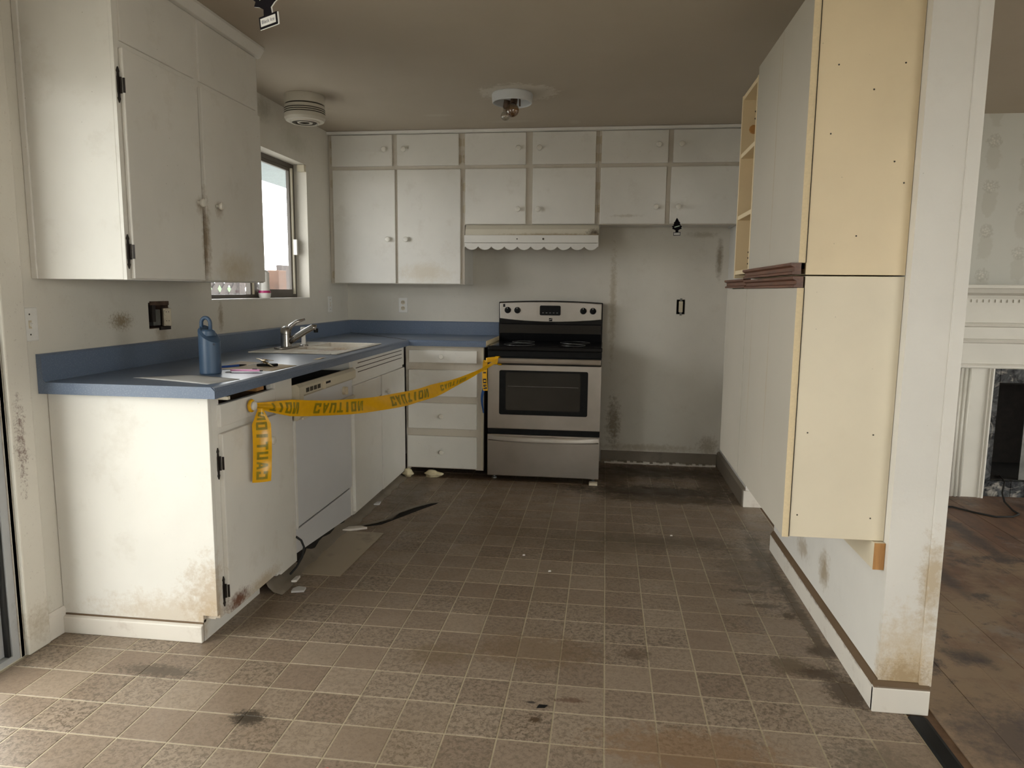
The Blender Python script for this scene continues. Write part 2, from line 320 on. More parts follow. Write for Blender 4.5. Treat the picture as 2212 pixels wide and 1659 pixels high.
# ------------------------------------------------------------------ mesh helpers
WLOC = {}
class MB:
    def __init__(s): s.bm = bmesh.new()
    def box(s, x0, x1, y0, y1, z0, z1):
        v = [s.bm.verts.new((x, y, z)) for x in (x0, x1) for y in (y0, y1) for z in (z0, z1)]
        for f in ((0, 1, 3, 2), (4, 6, 7, 5), (0, 4, 5, 1), (2, 3, 7, 6), (0, 2, 6, 4), (1, 5, 7, 3)): s.bm.faces.new([v[i] for i in f])
        return s
    def quad(s, *p):
        s.bm.faces.new([s.bm.verts.new(q) for q in p]); return s
    def prism(s, pts, d):
        """closed polygon pts (3-D, planar) extruded by vector d"""
        d = Vector(d); a = [s.bm.verts.new(p) for p in pts]; b = [s.bm.verts.new(Vector(p) + d) for p in pts]
        n = len(a); s.bm.faces.new(a[::-1]); s.bm.faces.new(b)
        for i in range(n): s.bm.faces.new((a[i], a[(i + 1) % n], b[(i + 1) % n], b[i]))
        return s
    def lathe(s, prof, c, axis='Z', seg=24, cap=True):
        """prof: list of (radius, height) along axis from c"""
        c = Vector(c); ax = {'X': (Vector((0, 1, 0)), Vector((0, 0, 1)), Vector((1, 0, 0))), 'Y': (Vector((0, 0, 1)), Vector((1, 0, 0)), Vector((0, 1, 0))), 'Z': (Vector((1, 0, 0)), Vector((0, 1, 0)), Vector((0, 0, 1)))}
        if isinstance(axis, str): e1, e2, e3 = ax[axis]
        else:
            e3 = Vector(axis).normalized(); e1 = e3.orthogonal().normalized(); e2 = e3.cross(e1)
        rings = []
        for r, h in prof:
            rings.append([s.bm.verts.new(c + e3 * h + (e1 * math.cos(2 * PI * k / seg) + e2 * math.sin(2 * PI * k / seg)) * r) for k in range(seg)])
        for a, b in zip(rings, rings[1:]):
            for k in range(seg): s.bm.faces.new((a[k], a[(k + 1) % seg], b[(k + 1) % seg], b[k]))
        if cap: s.bm.faces.new(rings[0][::-1]); s.bm.faces.new(rings[-1])
        return s
    def tube(s, pts, r, seg=8):
        pts = [Vector(p) for p in pts]; rad = r if isinstance(r, (list, tuple)) else [r] * len(pts); rings = []; e = None
        for i, p in enumerate(pts):
            t = (pts[min(i + 1, len(pts) - 1)] - pts[max(i - 1, 0)]).normalized()
            if e is None: e = t.orthogonal().normalized()
            e = (e - t * e.dot(t)).normalized(); f = t.cross(e)
            rings.append([s.bm.verts.new(p + (e * math.cos(2 * PI * k / seg) + f * math.sin(2 * PI * k / seg)) * rad[i]) for k in range(seg)])
        for a, b in zip(rings, rings[1:]):
            for k in range(seg): s.bm.faces.new((a[k], a[(k + 1) % seg], b[(k + 1) % seg], b[k]))
        s.bm.faces.new(rings[0][::-1]); s.bm.faces.new(rings[-1]); return s
    def build(s, name, mat, parent=None, bevel=0., smooth=False, kind=None):
        off = WLOC.get(parent.name, Vector((0, 0, 0))) if parent else Vector((0, 0, 0))
        bmesh.ops.recalc_face_normals(s.bm, faces=s.bm.faces)
        if parent: bmesh.ops.translate(s.bm, verts=s.bm.verts, vec=-off)
        me = bpy.data.meshes.new(name); s.bm.to_mesh(me); s.bm.free()
        me.materials.append(MAT[mat] if isinstance(mat, str) else mat)
        o = bpy.data.objects.new(name, me); COL.objects.link(o)
        if parent: o.parent = parent; WLOC[o.name] = off
        if bevel:
            b = o.modifiers.new('bevel', 'BEVEL'); b.width = bevel; b.segments = 2; b.limit_method = 'ANGLE'; b.angle_limit = .7
        if smooth:
            for p in me.polygons: p.use_smooth = True
            if not isinstance(smooth, bool):
                me.set_sharp_from_angle(angle=smooth)
        if kind: o['kind'] = kind
        return o
def tag(o, label, cat, group=None):
    o['label'] = label; o['category'] = cat
    if group: o['group'] = group
    return o
def thing(name, loc, label, cat, group=None):
    o = bpy.data.objects.new(name, None); COL.objects.link(o); o.location = loc; o.empty_display_size = .05
    WLOC[o.name] = Vector(loc); return tag(o, label, cat, group)
def struct(o, label=None):
    o['kind'] = 'structure'
    if label: o['label'] = label
    return o
B = lambda *a: MB().box(*a)
SM = .6

def slab(axis, lo, hi, a0, a1, b0, b1, holes):
    """wall slab; axis 'x' or 'y' is its normal; a = other horizontal, b = z; rectangular holes (a0,a1,b0,b1)"""
    m = MB(); As = sorted({a0, a1, *[h[0] for h in holes], *[h[1] for h in holes]}); Bs = sorted({b0, b1, *[h[2] for h in holes], *[h[3] for h in holes]})
    for i in range(len(As) - 1):
        run = None
        for j in range(len(Bs) - 1):
            ca, cb = (As[i] + As[i + 1]) / 2, (Bs[j] + Bs[j + 1]) / 2
            solid = not any(h[0] < ca < h[1] and h[2] < cb < h[3] for h in holes)
            if solid and run is None: run = Bs[j]
            if run is not None and (not solid or j == len(Bs) - 2):
                top = Bs[j + 1] if solid else Bs[j]
                if axis == 'x': m.box(lo, hi, As[i], As[i + 1], run, top)
                else: m.box(As[i], As[i + 1], lo, hi, run, top)
                run = None
    return m

# ------------------------------------------------------------------ the setting
H = 2.374; CT = .944; CB = .903
PX0, PX1, PY = 2.845, 2.993, -3.13          # partition faces and end
BOXH = (-2.44, -2.29, 1.098, 1.212)         # torn hole in left wall
NICH = (2.491, 2.552, 1.121, 1.227)         # open outlet hole in back wall
struct(slab('x', -.13, 0, YR, .12, -.05, H, [DOOR, WIN, BOXH]).build('wall_left', 'wall'))
struct(slab('y', 0, .12, 0, PX0, -.05, H, [NICH]).build('wall_back', 'wall'))
struct(slab('x', PX0, PX1, PY, 0, 0, H, [(-1.745, -1.01, 0, 2.03)]).build('wall_partition', 'part'), 'off-white partition wall between kitchen and living room')
struct(slab('y', -.50, -.38, PX1, XR, -.05, H, [(4.45, 5.25, .10, .735)]).build('wall_living', 'wallpaper'), 'wall with faded floral wallpaper above the mantel')
struct(slab('y', YR - .13, YR, -.13, XR, -.05, H, ADDED_REAR).build('wall_rear', 'wall'))
struct(slab('x', XR, XR + .13, YR, -.38, -.05, H, [ADDED_SIDE]).build('wall_right', 'wall'))
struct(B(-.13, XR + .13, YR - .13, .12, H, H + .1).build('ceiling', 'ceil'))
floor = struct(B(-.13, 2.93, YR, 0, -.06, -.0012).build('floor', 'grout'), 'worn sheet floor printed as small grey-brown squares')
lfloor = struct(B(PX1 - .063, XR, YR, -.5, -.06, -.004).build('floor_living', 'rawwood'), 'stained bare floorboards of the living room')
# vinyl squares
def project(p):
    d = Vector(p) - CAM; z = d.dot(fw); return (1106 + FPX * d.dot(rt) / z, 829.5 - FPX * d.dot(up) / z, z)
g = .0022; cells = []
for i in range(int((0 - OX) / T) - 1, int((2.93 - OX) / T) + 1):
    for j in range(int((YR - OY) / T), int((0 - OY) / T) + 1):
        x0, x1 = max(OX + i * T + g, -.0), min(OX + (i + 1) * T - g, 2.925); y0, y1 = max(OY + j * T + g, YR + .01), min(OY + (j + 1) * T - g, -.002)
        if x1 - x0 < .02 or y1 - y0 < .02: continue
        cx, cy = (x0 + x1) / 2, (y0 + y1) / 2; vis = False
        if (cy > -4.9):
            px, py, z = project((cx, cy, 0)); vis = z > .3 and -60 < px < 2270 and py < 1720
        if cx < .56 and cy > -3.04: vis = False
        if cy > -.64 and cx < 1.97: vis = False
        if cx > 2.845 and cy > PY: vis = False
        cells.append((vis, (Vector((cx, cy, 0)) - CAM).length, x0, x1, y0, y1, i, j))
def tile_shape(m, x0, x1, y0, y1, z):
    b = .0012; lo = [m.bm.verts.new(q) for q in ((x0, y0, z - .0014), (x1, y0, z - .0014), (x1, y1, z - .0014), (x0, y1, z - .0014))]
    hi = [m.bm.verts.new(q) for q in ((x0 + b, y0 + b, z), (x1 - b, y0 + b, z), (x1 - b, y1 - b, z), (x0 + b, y1 - b, z))]
    m.bm.faces.new(hi)
    for k in range(4): m.bm.faces.new((lo[k], lo[(k + 1) % 4], hi[(k + 1) % 4], hi[k]))
full = MB(); tile_shape(full, -T / 2 + g, T / 2 - g, -T / 2 + g, T / 2 - g, 0)
bmesh.ops.recalc_face_normals(full.bm, faces=full.bm.faces)
tme = bpy.data.meshes.new('tile'); full.bm.to_mesh(tme); full.bm.free(); tme.materials.append(MAT['tile'])
rest = MB(); cnt = 0
for vis, d, x0, x1, y0, y1, i, j in sorted(cells, key=lambda c: (not c[0], c[1])):
    isfull = abs(x1 - x0 - T + 2 * g) < 1e-4 and abs(y1 - y0 - T + 2 * g) < 1e-4
    if vis and isfull and cnt < 298:
        o = bpy.data.objects.new('tile', tme); COL.objects.link(o); o.parent = floor; o.location = ((x0 + x1) / 2, (y0 + y1) / 2, random.uniform(-.0002, .0002)); cnt += 1
    else: tile_shape(rest, x0, x1, y0, y1, 0)
rest.build('tile_field', 'tile', floor, kind='stuff')
# boards
x = PX1 + .02; k = 0
while x < XR - .05:
    yb = -.5; seg = [random.uniform(1.2, 2.6)]
    while yb > YR + .1:
        L = random.uniform(1.5, 2.7); y2 = max(YR, yb - L)
        if x < 5.6 and yb > -4.2 or True:
            zz_ = random.uniform(-.0008, .0008)
            B(x + .0005, min(x + .1445, XR), y2 + .0005, yb - .0005, -.004, zz_).build('plank', 'board', lfloor)
        yb = y2
    x += .145; k += 1
struct(MB().prism([(2.928, PY - .03, -.001), (2.934, PY - .03, .006), (2.972, PY - .03, .006), (2.985, PY - .03, -.001)], (0, YR - PY + .05, 0)).build('trim_1', 'mblack'), 'dark threshold strip between kitchen floor and floorboards')
# baseboards
def bb(name, m, lab=None, mat='base', bev=.003): return struct(m.build(name, mat, bevel=bev), lab)
bb('baseboard_partition', MB().prism([(PX0, -1.745, 0), (PX0 - .017, -1.745, 0), (PX0 - .017, -1.745, .080), (PX0, -1.745, .086)], (0, PY + 1.745 - .015, 0)), 'dirty white baseboard along the partition')
bb('baseboard_end', MB().prism([(PX0 - .017, PY, 0), (PX0 - .017, PY - .017, 0), (PX0 - .017, PY - .017, .080), (PX0 - .017, PY, .086)], (PX1 - PX0 + .017, 0, 0)), 'short white baseboard across the partition end')
bb('baseboard_right', MB().prism([(PX0, 0, 0), (PX0 - .02, 0, 0), (PX0 - .02, 0, .10), (PX0 - .005, 0, .112), (PX0, 0, .112)], (0, -1.01, 0)), 'grey vinyl base in the fridge space', 'vinylbase')
bb('trim_2', B(PX0 - .014, PX1, -1.028, -1.01, 0, .10), 'white end block of the partition stub')
bb('baseboard_back', MB().prism([(1.97, 0, 0), (1.97, -.03, .0), (1.97, -.016, .02), (1.97, -.010, .085), (1.97, 0, .09)], (PX0 - 1.97 - .02, 0, 0)), 'peeling grey vinyl base behind the fridge space', 'vinylbase')
m = MB(); pts = []
for k in range(34):
    xx = 2.0 + k * .024; h = random.uniform(.004, .02)
    m.box(xx, xx + .024, -.040 - random.uniform(0, .012), -.022, .0, h)
struct(m.build('trim_3', 'base'), 'ragged pale edge of peeled vinyl by the back wall')
bb('baseboard_left', MB().prism([(0, -3.03, 0), (.012, -3.03, 0), (.012, -3.03, .085), (.004, -3.03, .10), (0, -3.03, .10)], (0, -.10, 0)), 'short dirty baseboard beside the glass door')
bb('trim_4', B(0, .019, -3.225, -3.128, 0, 2.13), 'chipped white casing beside the glass door', 'wall', .005)
bb('trim_5', B(0, .019, -5.46, -5.352, 0, 2.13), None, 'wall', .005)
bb('trim_6', B(0, .019, -5.46, -3.128, 2.13, 2.22), None, 'wall', .005)
struct(B(-.13, 0.0, -3.239, -3.226, 0, 2.04).build('trim_7', 'wall'), 'worn jamb of the glass door')
bb('trim_8', B(PX1 - .03, PX1 + .006, PY - .006, PY + .01, .09, 2.37), 'corner bead strip down the partition end', 'part', .002)
bb('trim_9', MB().prism([(0, -.345, 2.352), (0, -.358, 2.356), (0, -.362, 2.372), (0, -.33, 2.3735), (0, -.33, 2.352)], (PX0, 0, 0)), 'thin crown strip above the back wall cabinets', 'cab', .001)
bb('trim_10', MB().prism([(.356, -3.075, 2.325), (.372, -3.075, 2.33), (.392, -3.075, 2.362), (.392, -3.075, 2.3735), (.356, -3.075, 2.3735)], (0, 1.01, 0)), 'crown strip above the left wall cabinet', 'cab', .001)

MAT['grime'] = paint('caked_brown_grime', (.135, .085, .045), dirt=(.30, .22, .13), amount=.7)
struct(MB().prism([(PX0, -1.745, .0855), (PX0 - .016, -1.745, .0805), (PX0 - .015, -1.745, .084), (PX0 - .004, -1.745, .100), (PX0, -1.745, .102)], (0, PY + 1.745, 0)).build('trim_11', 'grime'), 'grimy brown ledge on top of the partition baseboard')
struct(MB().prism([(PX0 - .016, PY, .0855), (PX0 - .016, PY - .016, .0805), (PX0 - .016, PY - .014, .084), (PX0 - .016, PY - .003, .097), (PX0 - .016, PY, .098)], (PX1 - PX0 + .016, 0, 0)).build('trim_12', 'grime'), 'grimy brown ledge on the partition end baseboard')
struct(B(.003, .56, -3.0435, -3.0405, .0665, .073).build('trim_13', 'grime'), 'dirty joint above the cabinet kick board')
# sliding door, windows
d1 = struct(bpy.data.objects.new('door_1', None)); COL.objects.link(d1); d1['label'] = 'aluminium sliding glass door at the left edge'
y0, y1, z0, z1 = DOOR; ym = (y0 + y1) / 2
m = MB().box(-.125, -.005, y1 - .03, y1 - .001, 0, z1).box(-.125, -.005, y0 + .001, y0 + .03, 0, z1).box(-.125, -.005, y0 + .03, y1 - .03, z1 - .03, z1 - .001).box(-.125, -.005, y0 + .03, y1 - .03, 0, .02); m.build('frame', 'alu', d1)
for (a, b, xx) in ((ym - .02, y1 - .034, -.045), (y0 + .034, ym + .03, -.095)):
    MB().box(xx - .018, xx + .018, b - .06, b, .022, z1 - .034).box(xx - .018, xx + .018, a, a + .06, .022, z1 - .034).box(xx - .018, xx + .018, a + .06, b - .06, .022, .10).box(xx - .018, xx + .018, a + .06, b - .06, z1 - .09, z1 - .034).build('sash', 'alu', d1)
    B(xx - .003, xx + .003, a + .055, b - .055, .095, z1 - .085).build('pane', 'glass', d1)
B(-.026, -.010, y1 - .042, y1 - .031, .02, z1 - .04).build('seal', 'rubber', d1)
B(-.0268, -.020, y1 - .075, y1 - .062, .30, .60).build('weather_strip', 'white', d1)
B(-.02, .0, y1 - .028, y1 - .012, .80, 1.10).build('latch_plate', 'rust', d1)

w1 = struct(bpy.data.objects.new('window_1', None)); COL.objects.link(w1); w1['label'] = 'sliding window with dark metal frame above the sink'
y0, y1, z0, z1 = WIN; X = -.10; t = .028
MB().box(X - .03, X + .012, y0, y1, z0, z0 + t).box(X - .03, X + .012, y0, y1, z1 - t, z1).box(X - .03, X + .012, y0, y0 + t, z0 + t, z1 - t).box(X - .03, X + .012, y1 - t, y1, z0 + t, z1 - t).build('frame', 'bronze', w1)
B(X - .012, X + .016, -1.365, -1.285, z0 + t, z1 - t).build('meeting_rail', 'bronze', w1)
B(X + .014, X + .020, -1.345, -1.325, z0 + t, z1 - t).build('rail_strip', 'yplastic', w1)
MB().box(X - .010, X + .010, -1.285, y1 - t, z0 + t, z0 + t + .03).box(X - .010, X + .010, -1.285, y1 - t, z1 - t - .02, z1 - t).box(X - .010, X + .010, y1 - t - .045, y1 - t, z0 + t + .03, z1 - t - .02).build('sash', 'bronze', w1)
B(X + .008, X + .022, y1 - t - .028, y1 - t - .012, z0 + t, z1 - t).build('sash_strip', 'yplastic', w1)
B(X + .02, X + .045, y1 - t - .03, y1 - t - .012, 1.50, 1.60).build('sash_pull', 'white', w1)
B(X - .004, X, -1.29, y1 - t - .04, z0 + t + .025, z1 - t - .015).build('pane', 'dusty', w1)
B(X - .022, X - .018, y0 + t - .005, -1.36, z0 + t - .005, z1 - t + .005).build('pane', 'dusty', w1)
B(-.086, .004, y0 + .001, y1 - .001, z0 - .001, z0 + .006).build('sill', 'part', w1)
B(-.05, -.003, y1 - .03, y1 - .001, z1 - .045, z1 - .002).build('bracket', 'yplastic', w1)
kk = 2
for a in ADDED_REAR + [None]:
    wn = struct(bpy.data.objects.new('window_%d' % kk, None)); COL.objects.link(wn); kk += 1; f = .05  # unseen window, put in to let fill light into the rooms
    if a:
        x0, x1, z0, z1 = a; ya, yb = YR - .1, YR - .05; xm = (x0 + x1) / 2
        MB().box(x0, x1, ya, yb, z0, z0 + f).box(x0, x1, ya, yb, z1 - f, z1).box(x0, x0 + f, ya, yb, z0 + f, z1 - f).box(x1 - f, x1, ya, yb, z0 + f, z1 - f).box(xm - .03, xm + .03, ya, yb, z0 + f, z1 - f).build('frame', 'alu', wn)
        B(x0 + f, xm - .03, ya + .02, ya + .026, z0 + f, z1 - f).build('pane', 'glass', wn); B(xm + .03, x1 - f, ya + .02, ya + .026, z0 + f, z1 - f).build('pane', 'glass', wn)
    else:
        y0, y1, z0, z1 = ADDED_SIDE; xa, xb = XR + .05, XR + .1; ym = (y0 + y1) / 2
        MB().box(xa, xb, y0, y1, z0, z0 + f).box(xa, xb, y0, y1, z1 - f, z1).box(xa, xb, y0, y0 + f, z0 + f, z1 - f).box(xa, xb, y1 - f, y1, z0 + f, z1 - f).box(xa, xb, ym - .03, ym + .03, z0 + f, z1 - f).build('frame', 'alu', wn)
        B(xa + .02, xa + .026, y0 + f, ym - .03, z0 + f, z1 - f).build('pane', 'glass', wn); B(xa + .02, xa + .026, ym + .03, y1 - f, z0 + f, z1 - f).build('pane', 'glass', wn)
# outdoors
struct(B(-30, 40, -40, 30, -.3, -.15).build('ground', 'concrete'), 'ground outside the house')
struct(B(-.70, -.13, -6.5, 4.0, 2.11, 2.22).build('trim_20', 'soffit'), 'pale roof overhang seen through the sink window')
fence = thing('lattice_fence', (-1.55, 1.2, -.15), 'brown diagonal lattice fence outside the sink window', 'fence')
for s in (-1, 1):
    for k in range(-9, 24):
        zc = k * .166 - .4; p0 = (-1.55 + .008 * s, -.4, zc); L = 3.2
        a = Vector((-1.55 + .008 * s, -.4 if s > 0 else 2.8, zc)); dv = Vector((0, s, 1)); pts = []
        # clip to z in 0.25..1.42
        t0, t1 = (0.25 - a.z), (1.42 - a.z); t0 = max(t0, 0); t1 = min(t1, 3.2)
        if t1 - t0 < .05: continue
        q0, q1 = a + dv * t0, a + dv * t1; wv = Vector((0, -s, 1)).normalized() * .030
        MB().prism([q0 - wv, q0 + wv, q1 + wv, q1 - wv], (.007, 0, 0)).build('lath', 'fence', fence)
B(-1.575, -1.525, -.45, 2.85, 1.40, 1.46).build('top_rail', 'fence', fence); B(-1.575, -1.525, -.45, 2.85, .2, .27).build('bottom_rail', 'fence', fence)
for yy in (-.45, 1.2, 2.85): B(-1.59, -1.51, yy - .04, yy + .04, -.15, 1.48).build('post', 'fence', fence)
tag(B(-1.45, -1.33, 1.62, 1.80, -.15, 1.46).build('brown_post', 'post', bevel=.005), 'orange-brown wooden post outside the sink window', 'post')
tag(B(-1.46, -1.40, 1.84, 2.12, -.15, 1.52).build('grey_board', 'fence', bevel=.005), 'dark grey board beside the brown post outside', 'board')
m = MB()
bmesh.ops.create_icosphere(m.bm, subdivisions=4, radius=1)
for v in m.bm.verts:
    nn = .85 + .25 * random.random(); v.co = Vector((-3.4 + v.co.x * .8 * nn, 2.0 + v.co.y * 3.2 * nn, .45 + v.co.z * 1.0 * nn))
tag(m.build('hedge', 'hedge'), 'bright green hedge behind the lattice fence', 'hedge')

# ------------------------------------------------------------------ cabinet parts
def knob(parent, c, axis, r=.016):
    """round knob with a neck; axis is the outward direction"""
    o = MB().lathe([(.007, 0), (.006, .010), (r * .8, .014), (r, .019), (r, .025), (r * .82, .029), (r * .45, .030)], c, axis, 18).build('knob', 'knob', parent, smooth=SM)
    return o
def door(parent, name, axis, face, a0, a1, z0, z1, th=.019, kn=None, lip=True):
    """slab door; axis 'x' faces +x at face, axis '-y' faces -y at face"""
    m = MB()
    if axis == 'x': m.box(face, face + th, a0, a1, z0, z1)
    else: m.box(a0, a1, face - th, face, z0, z1)
    o = m.build(name, 'cab', parent, bevel=.003)
    if kn:
        if axis == 'x': knob(o, (face + th, kn[0], kn[1]), 'X')
        else: knob(o, (kn[0], face - th, kn[1]), (0, -1, 0), .0185)
    return o
def black_hinge(parent, x, y, z, side=-1):
    m = MB(); m.box(x, x + .004, y - .014, y - .002, z - .026, z + .026)
    m.prism([(x, y - .013, z + .026), (x, y - .004, z + .026), (x, y - .005, z + .038), (x, y - .002, z + .044), (x, y - .0085, z + .058), (x, y - .015, z + .044), (x, y - .012, z + .038)], (.004, 0, 0))
    m.prism([(x, y - .013, z - .026), (x, y - .004, z - .026), (x, y - .005, z - .038), (x, y - .002, z - .044), (x, y - .0085, z - .058), (x, y - .015, z - .044), (x, y - .012, z - .038)], (.004, 0, 0))
    m.lathe([(.004, -.026), (.004, .026)], (x + .006, y - .001, z), 'Z', 10); m.box(x + .012, x + .0195, y - .001, y + .002, z - .024, z + .024)
    return m.build('hinge', 'iron', parent)
def pale_hinge(parent, xc, y, z, s):
    """painted butterfly hinge on a stile; s = side of the door"""
    m = MB(); m.prism([(xc - .004 * s, y, z - .022), (xc + .012 * s, y, z - .030), (xc + .014 * s, y, z - .015), (xc + .010 * s, y, z), (xc + .014 * s, y, z + .015), (xc + .012 * s, y, z + .030), (xc - .004 * s, y, z + .022)], (0, -.003, 0))
    m.lathe([(.0042, -.026), (.0042, .026)], (xc + .014 * s, y - .009, z), 'Z', 8)
    return m.build('hinge', 'brasspaint', parent)
MAT['brasspaint'] = paint('chipped_painted_hinge', (.55, .48, .36), dirt=(.16, .10, .05), amount=1., rough=.4)

# left wall upper cabinet
U = thing('wall_cabinet', (.17, -2.57, 1.305), 'tall white wall cabinet with black hinges beside the sink window', 'cabinet')
y0, y1, z0 = -3.062, -2.078, 1.305
MB().box(0.001, .343, y0, y0 + .018, z0, H - .001).box(.001, .343, y1 - .018, y1, z0, H - .001).box(.001, .343, y0 + .018, y1 - .018, z0, z0 + .018).box(.001, .343, y0 + .018, y1 - .018, 2.07, 2.09).box(.001, .343, y0 + .018, y1 - .018, H - .02, H - .001).box(.001, .008, y0 + .018, y1 - .018, z0 + .018, 2.07).build('body', 'cab', U, bevel=.002)
MB().box(.343, .355, y0, -3.03, z0, H - .002).box(.343, .355, -2.61, -2.565, z0, H - .002).box(.343, .355, -2.11, y1, z0, H - .002).box(.343, .355, -3.03, -2.61, 2.055, 2.10).box(.343, .355, -2.565, -2.11, 2.055, 2.10).box(.343, .355, -3.03, -2.61, 2.31, H - .002).box(.343, .355, -2.565, -2.11, 2.31, H - .002).box(.343, .355, -3.03, -2.61, z0, z0 + .02).box(.343, .355, -2.565, -2.11, z0, z0 + .02).build('face_frame', 'cab', U)
door(U, 'upper_door', 'x', .350, -3.036, -2.606, 2.088, 2.322, .012); door(U, 'upper_door', 'x', .350, -2.571, -2.102, 2.088, 2.322, .012)
door(U, 'door', 'x', .355, -3.042, -2.604, 1.309, 2.066, .017, (-2.636, 1.612)); door(U, 'door', 'x', .355, -2.578, -2.092, 1.309, 2.066, .017, (-2.497, 1.614))
for zz_ in (1.945, 1.40): black_hinge(U, .355, -3.042, zz_)
B(.001, .022, y0 - .008, y0, z0, H - .001).build('scribe_strip', 'cab', U, bevel=.002)

# back wall uppers
FY = -.33
def back_upper(label, x0, x1, z0, tops, bots, ktop, kbot, hz):
    c = thing('wall_cabinet', ((x0 + x1) / 2, -.16, z0), label, 'cabinet')
    y0 = FY + .018
    MB().box(x0, x0 + .016, y0, -.001, z0, 2.352).box(x1 - .016, x1, y0, -.001, z0, 2.352).box(x0 + .016, x1 - .016, y0, -.001, z0 + .012, z0 + .028).box(x0 + .016, x1 - .016, y0, -.001, 2.115, 2.133).box(x0 + .016, x1 - .016, y0, -.001, 2.336, 2.352).box(x0 + .016, x1 - .016, -.008, -.001, z0 + .028, 2.115).build('body', 'cab', c)
    xs = [x0, tops[0][0] + .008, tops[0][1] - .008, tops[1][0] + .008, tops[1][1] - .008, x1]; f = MB()
    for a, b in ((xs[0], xs[1]), (xs[2], xs[3]), (xs[4], xs[5])): f.box(a, b, FY, y0, z0, 2.352)
    for a, b in ((xs[1], xs[2]), (xs[3], xs[4])): f.box(a, b, FY, y0, 2.112, 2.142).box(a, b, FY, y0, 2.335, 2.352).box(a, b, FY, y0, z0, z0 + .02)
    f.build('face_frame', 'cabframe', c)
    for (a, b), (p, q), kt, kb in zip(tops, bots, ktop, kbot):
        door(c, 'upper_door', '-y', FY, a, b, 2.136, 2.348, .017, kt); door(c, 'door', '-y', FY, p, q, z0 + .004, 2.111, .017, kb)
    for s, xx in ((1, tops[0][0] - .014), (-1, tops[1][1] + .014)):
        for z in hz: pale_hinge(c, xx, FY, z, s)
    return c
back_upper('white wall cabinet with two long doors in the back left corner', .002, .984, 1.319, [(.029, .47), (.505, .945)], [(.033, .487), (.506, .957)], [(.416, 2.246), (.558, 2.245)], [(.437, 1.631), (.569, 1.631)], (2.29, 2.18, 2.02, 1.38))
back_upper('white wall cabinet directly above the scalloped range hood', .985, 1.9065, 1.733, [(.988, 1.412), (1.457, 1.886)], [(.991, 1.414), (1.46, 1.890)], [(1.362, 2.242), (1.507, 2.242)], [(1.363, 1.836), (1.501, 1.835)], (2.29, 2.18, 1.99, 1.84))
back_upper('white wall cabinet above the empty fridge space', 1.9075, 2.843, 1.733, [(1.925, 2.365), (2.398, 2.832)], [(1.922, 2.358), (2.389, 2.835)], [(2.302, 2.25), (2.449, 2.253)], [(2.295, 1.846), (2.444, 1.848)], (2.29, 2.18, 1.99, 1.84))

# hood
hd = thing('range_hood', (1.458, -.2, 1.56), 'white range hood with scalloped valance above the stove', 'range hood')
x0, x1 = .998, 1.918
MAT['hoodtop'] = paint('greasy_hood_paint', (.66, .61, .50), dirt=(.2, .13, .05), amount=.4, stains=[((1.89, -.38, 1.675), (.07, .1, .035), (.05, .025, .01), .9, .4, 22), ((1.6, -.38, 1.66), (.5, .08, .018), (.30, .21, .10), .6, .5, 14)])
MB().prism([(x0, -.02, 1.730), (x0, -.345, 1.730), (x0, -.375, 1.70), (x0, -.385, 1.655), (x0, -.385, 1.63), (x0, -.02, 1.63)], (x1 - x0, 0, 0)).build('canopy', 'hoodtop', hd)
B(x0, x1, -.412, -.385, 1.605, 1.657).build('fascia', 'cab', hd, bevel=.003)
pts = [(x0, -.40, 1.603)]; ns = 10; wv = (x1 - x0) / ns; pts.append((x0, -.40, 1.572))
for k in range(ns):
    for q in range(0, 7):
        a = q / 6; zz_ = 1.580 - .023 * math.sin(PI * a) ** .7 if 0 < a < 1 else 1.580
        pts.append((x0 + .004 + (k + a) * (wv - .0008), -.40, zz_))
pts.append((x1, -.40, 1.572)); pts.append((x1, -.40, 1.603))
MB().prism(pts, (0, .012, 0)).build('scalloped_valance', 'cab', hd)
MB().box(x0, x0 + .012, -.385, -.02, 1.60, 1.63).box(x1 - .012, x1, -.385, -.02, 1.60, 1.63).build('side_panel', 'cab', hd)
B(x0 + .012, x1 - .012, -.37, -.04, 1.618, 1.63).build('filter', 'rust', hd)
for xx, r in ((1.365, .0045), (1.545, .007)): MB().lathe([(r, 0), (r, .003)], (xx, -.412, 1.631), (0, -1, 0), 12).build('screw_hole', 'groove', hd)

# ------------------------------------------------------------------ base run on the left wall
FX = .615
b1 = thing('base_cabinet', (.30, -2.71, 0), 'white base cabinet with wide end panel at the near end of the counter', 'cabinet')
MB().prism([(.002, -3.04, .068), (.56, -3.04, .068), (.56, -3.04, .098), (FX, -3.04, .098), (FX, -3.04, CB - .002), (.002, -3.04, CB - .002)], (0, .018, 0)).build('end_panel', 'cab', b1, bevel=.002)
MB().box(.002, FX - .018, -2.408, -2.39, .0, CB - .002).box(.002, FX - .018, -3.022, -2.408, .08, .098).box(.002, .01, -3.022, -2.408, .098, CB - .002).build('body', 'cab', b1)
MB().box(FX - .018, FX, -3.022, -2.972, .085, CB - .002).box(FX - .018, FX, -2.572, -2.39, .06, CB - .002).box(FX - .018, FX, -2.972, -2.572, .748, .80).box(FX - .018, FX, -2.972, -2.572, .08, .11).build('face_frame', 'cab', b1)
B(FX, FX + .012, -2.555, -2.395, .06, CB - .002).build('filler_strip', 'cab', b1, bevel=.002)
dr = B(FX - .006, FX + .014, -2.985, -2.560, .786, .868).build('drawer', 'cab', b1, bevel=.003)
MB().box(.10, FX - .006, -2.965, -2.953, .80, .862).box(.10, FX - .006, -2.592, -2.58, .80, .862).box(.10, FX - .006, -2.953, -2.592, .80, .806).box(.10, .112, -2.953, -2.592, .806, .862).build('drawer_box', 'rawwood', dr)
knob(dr, (FX + .014, -2.785, .833), 'X', .018)
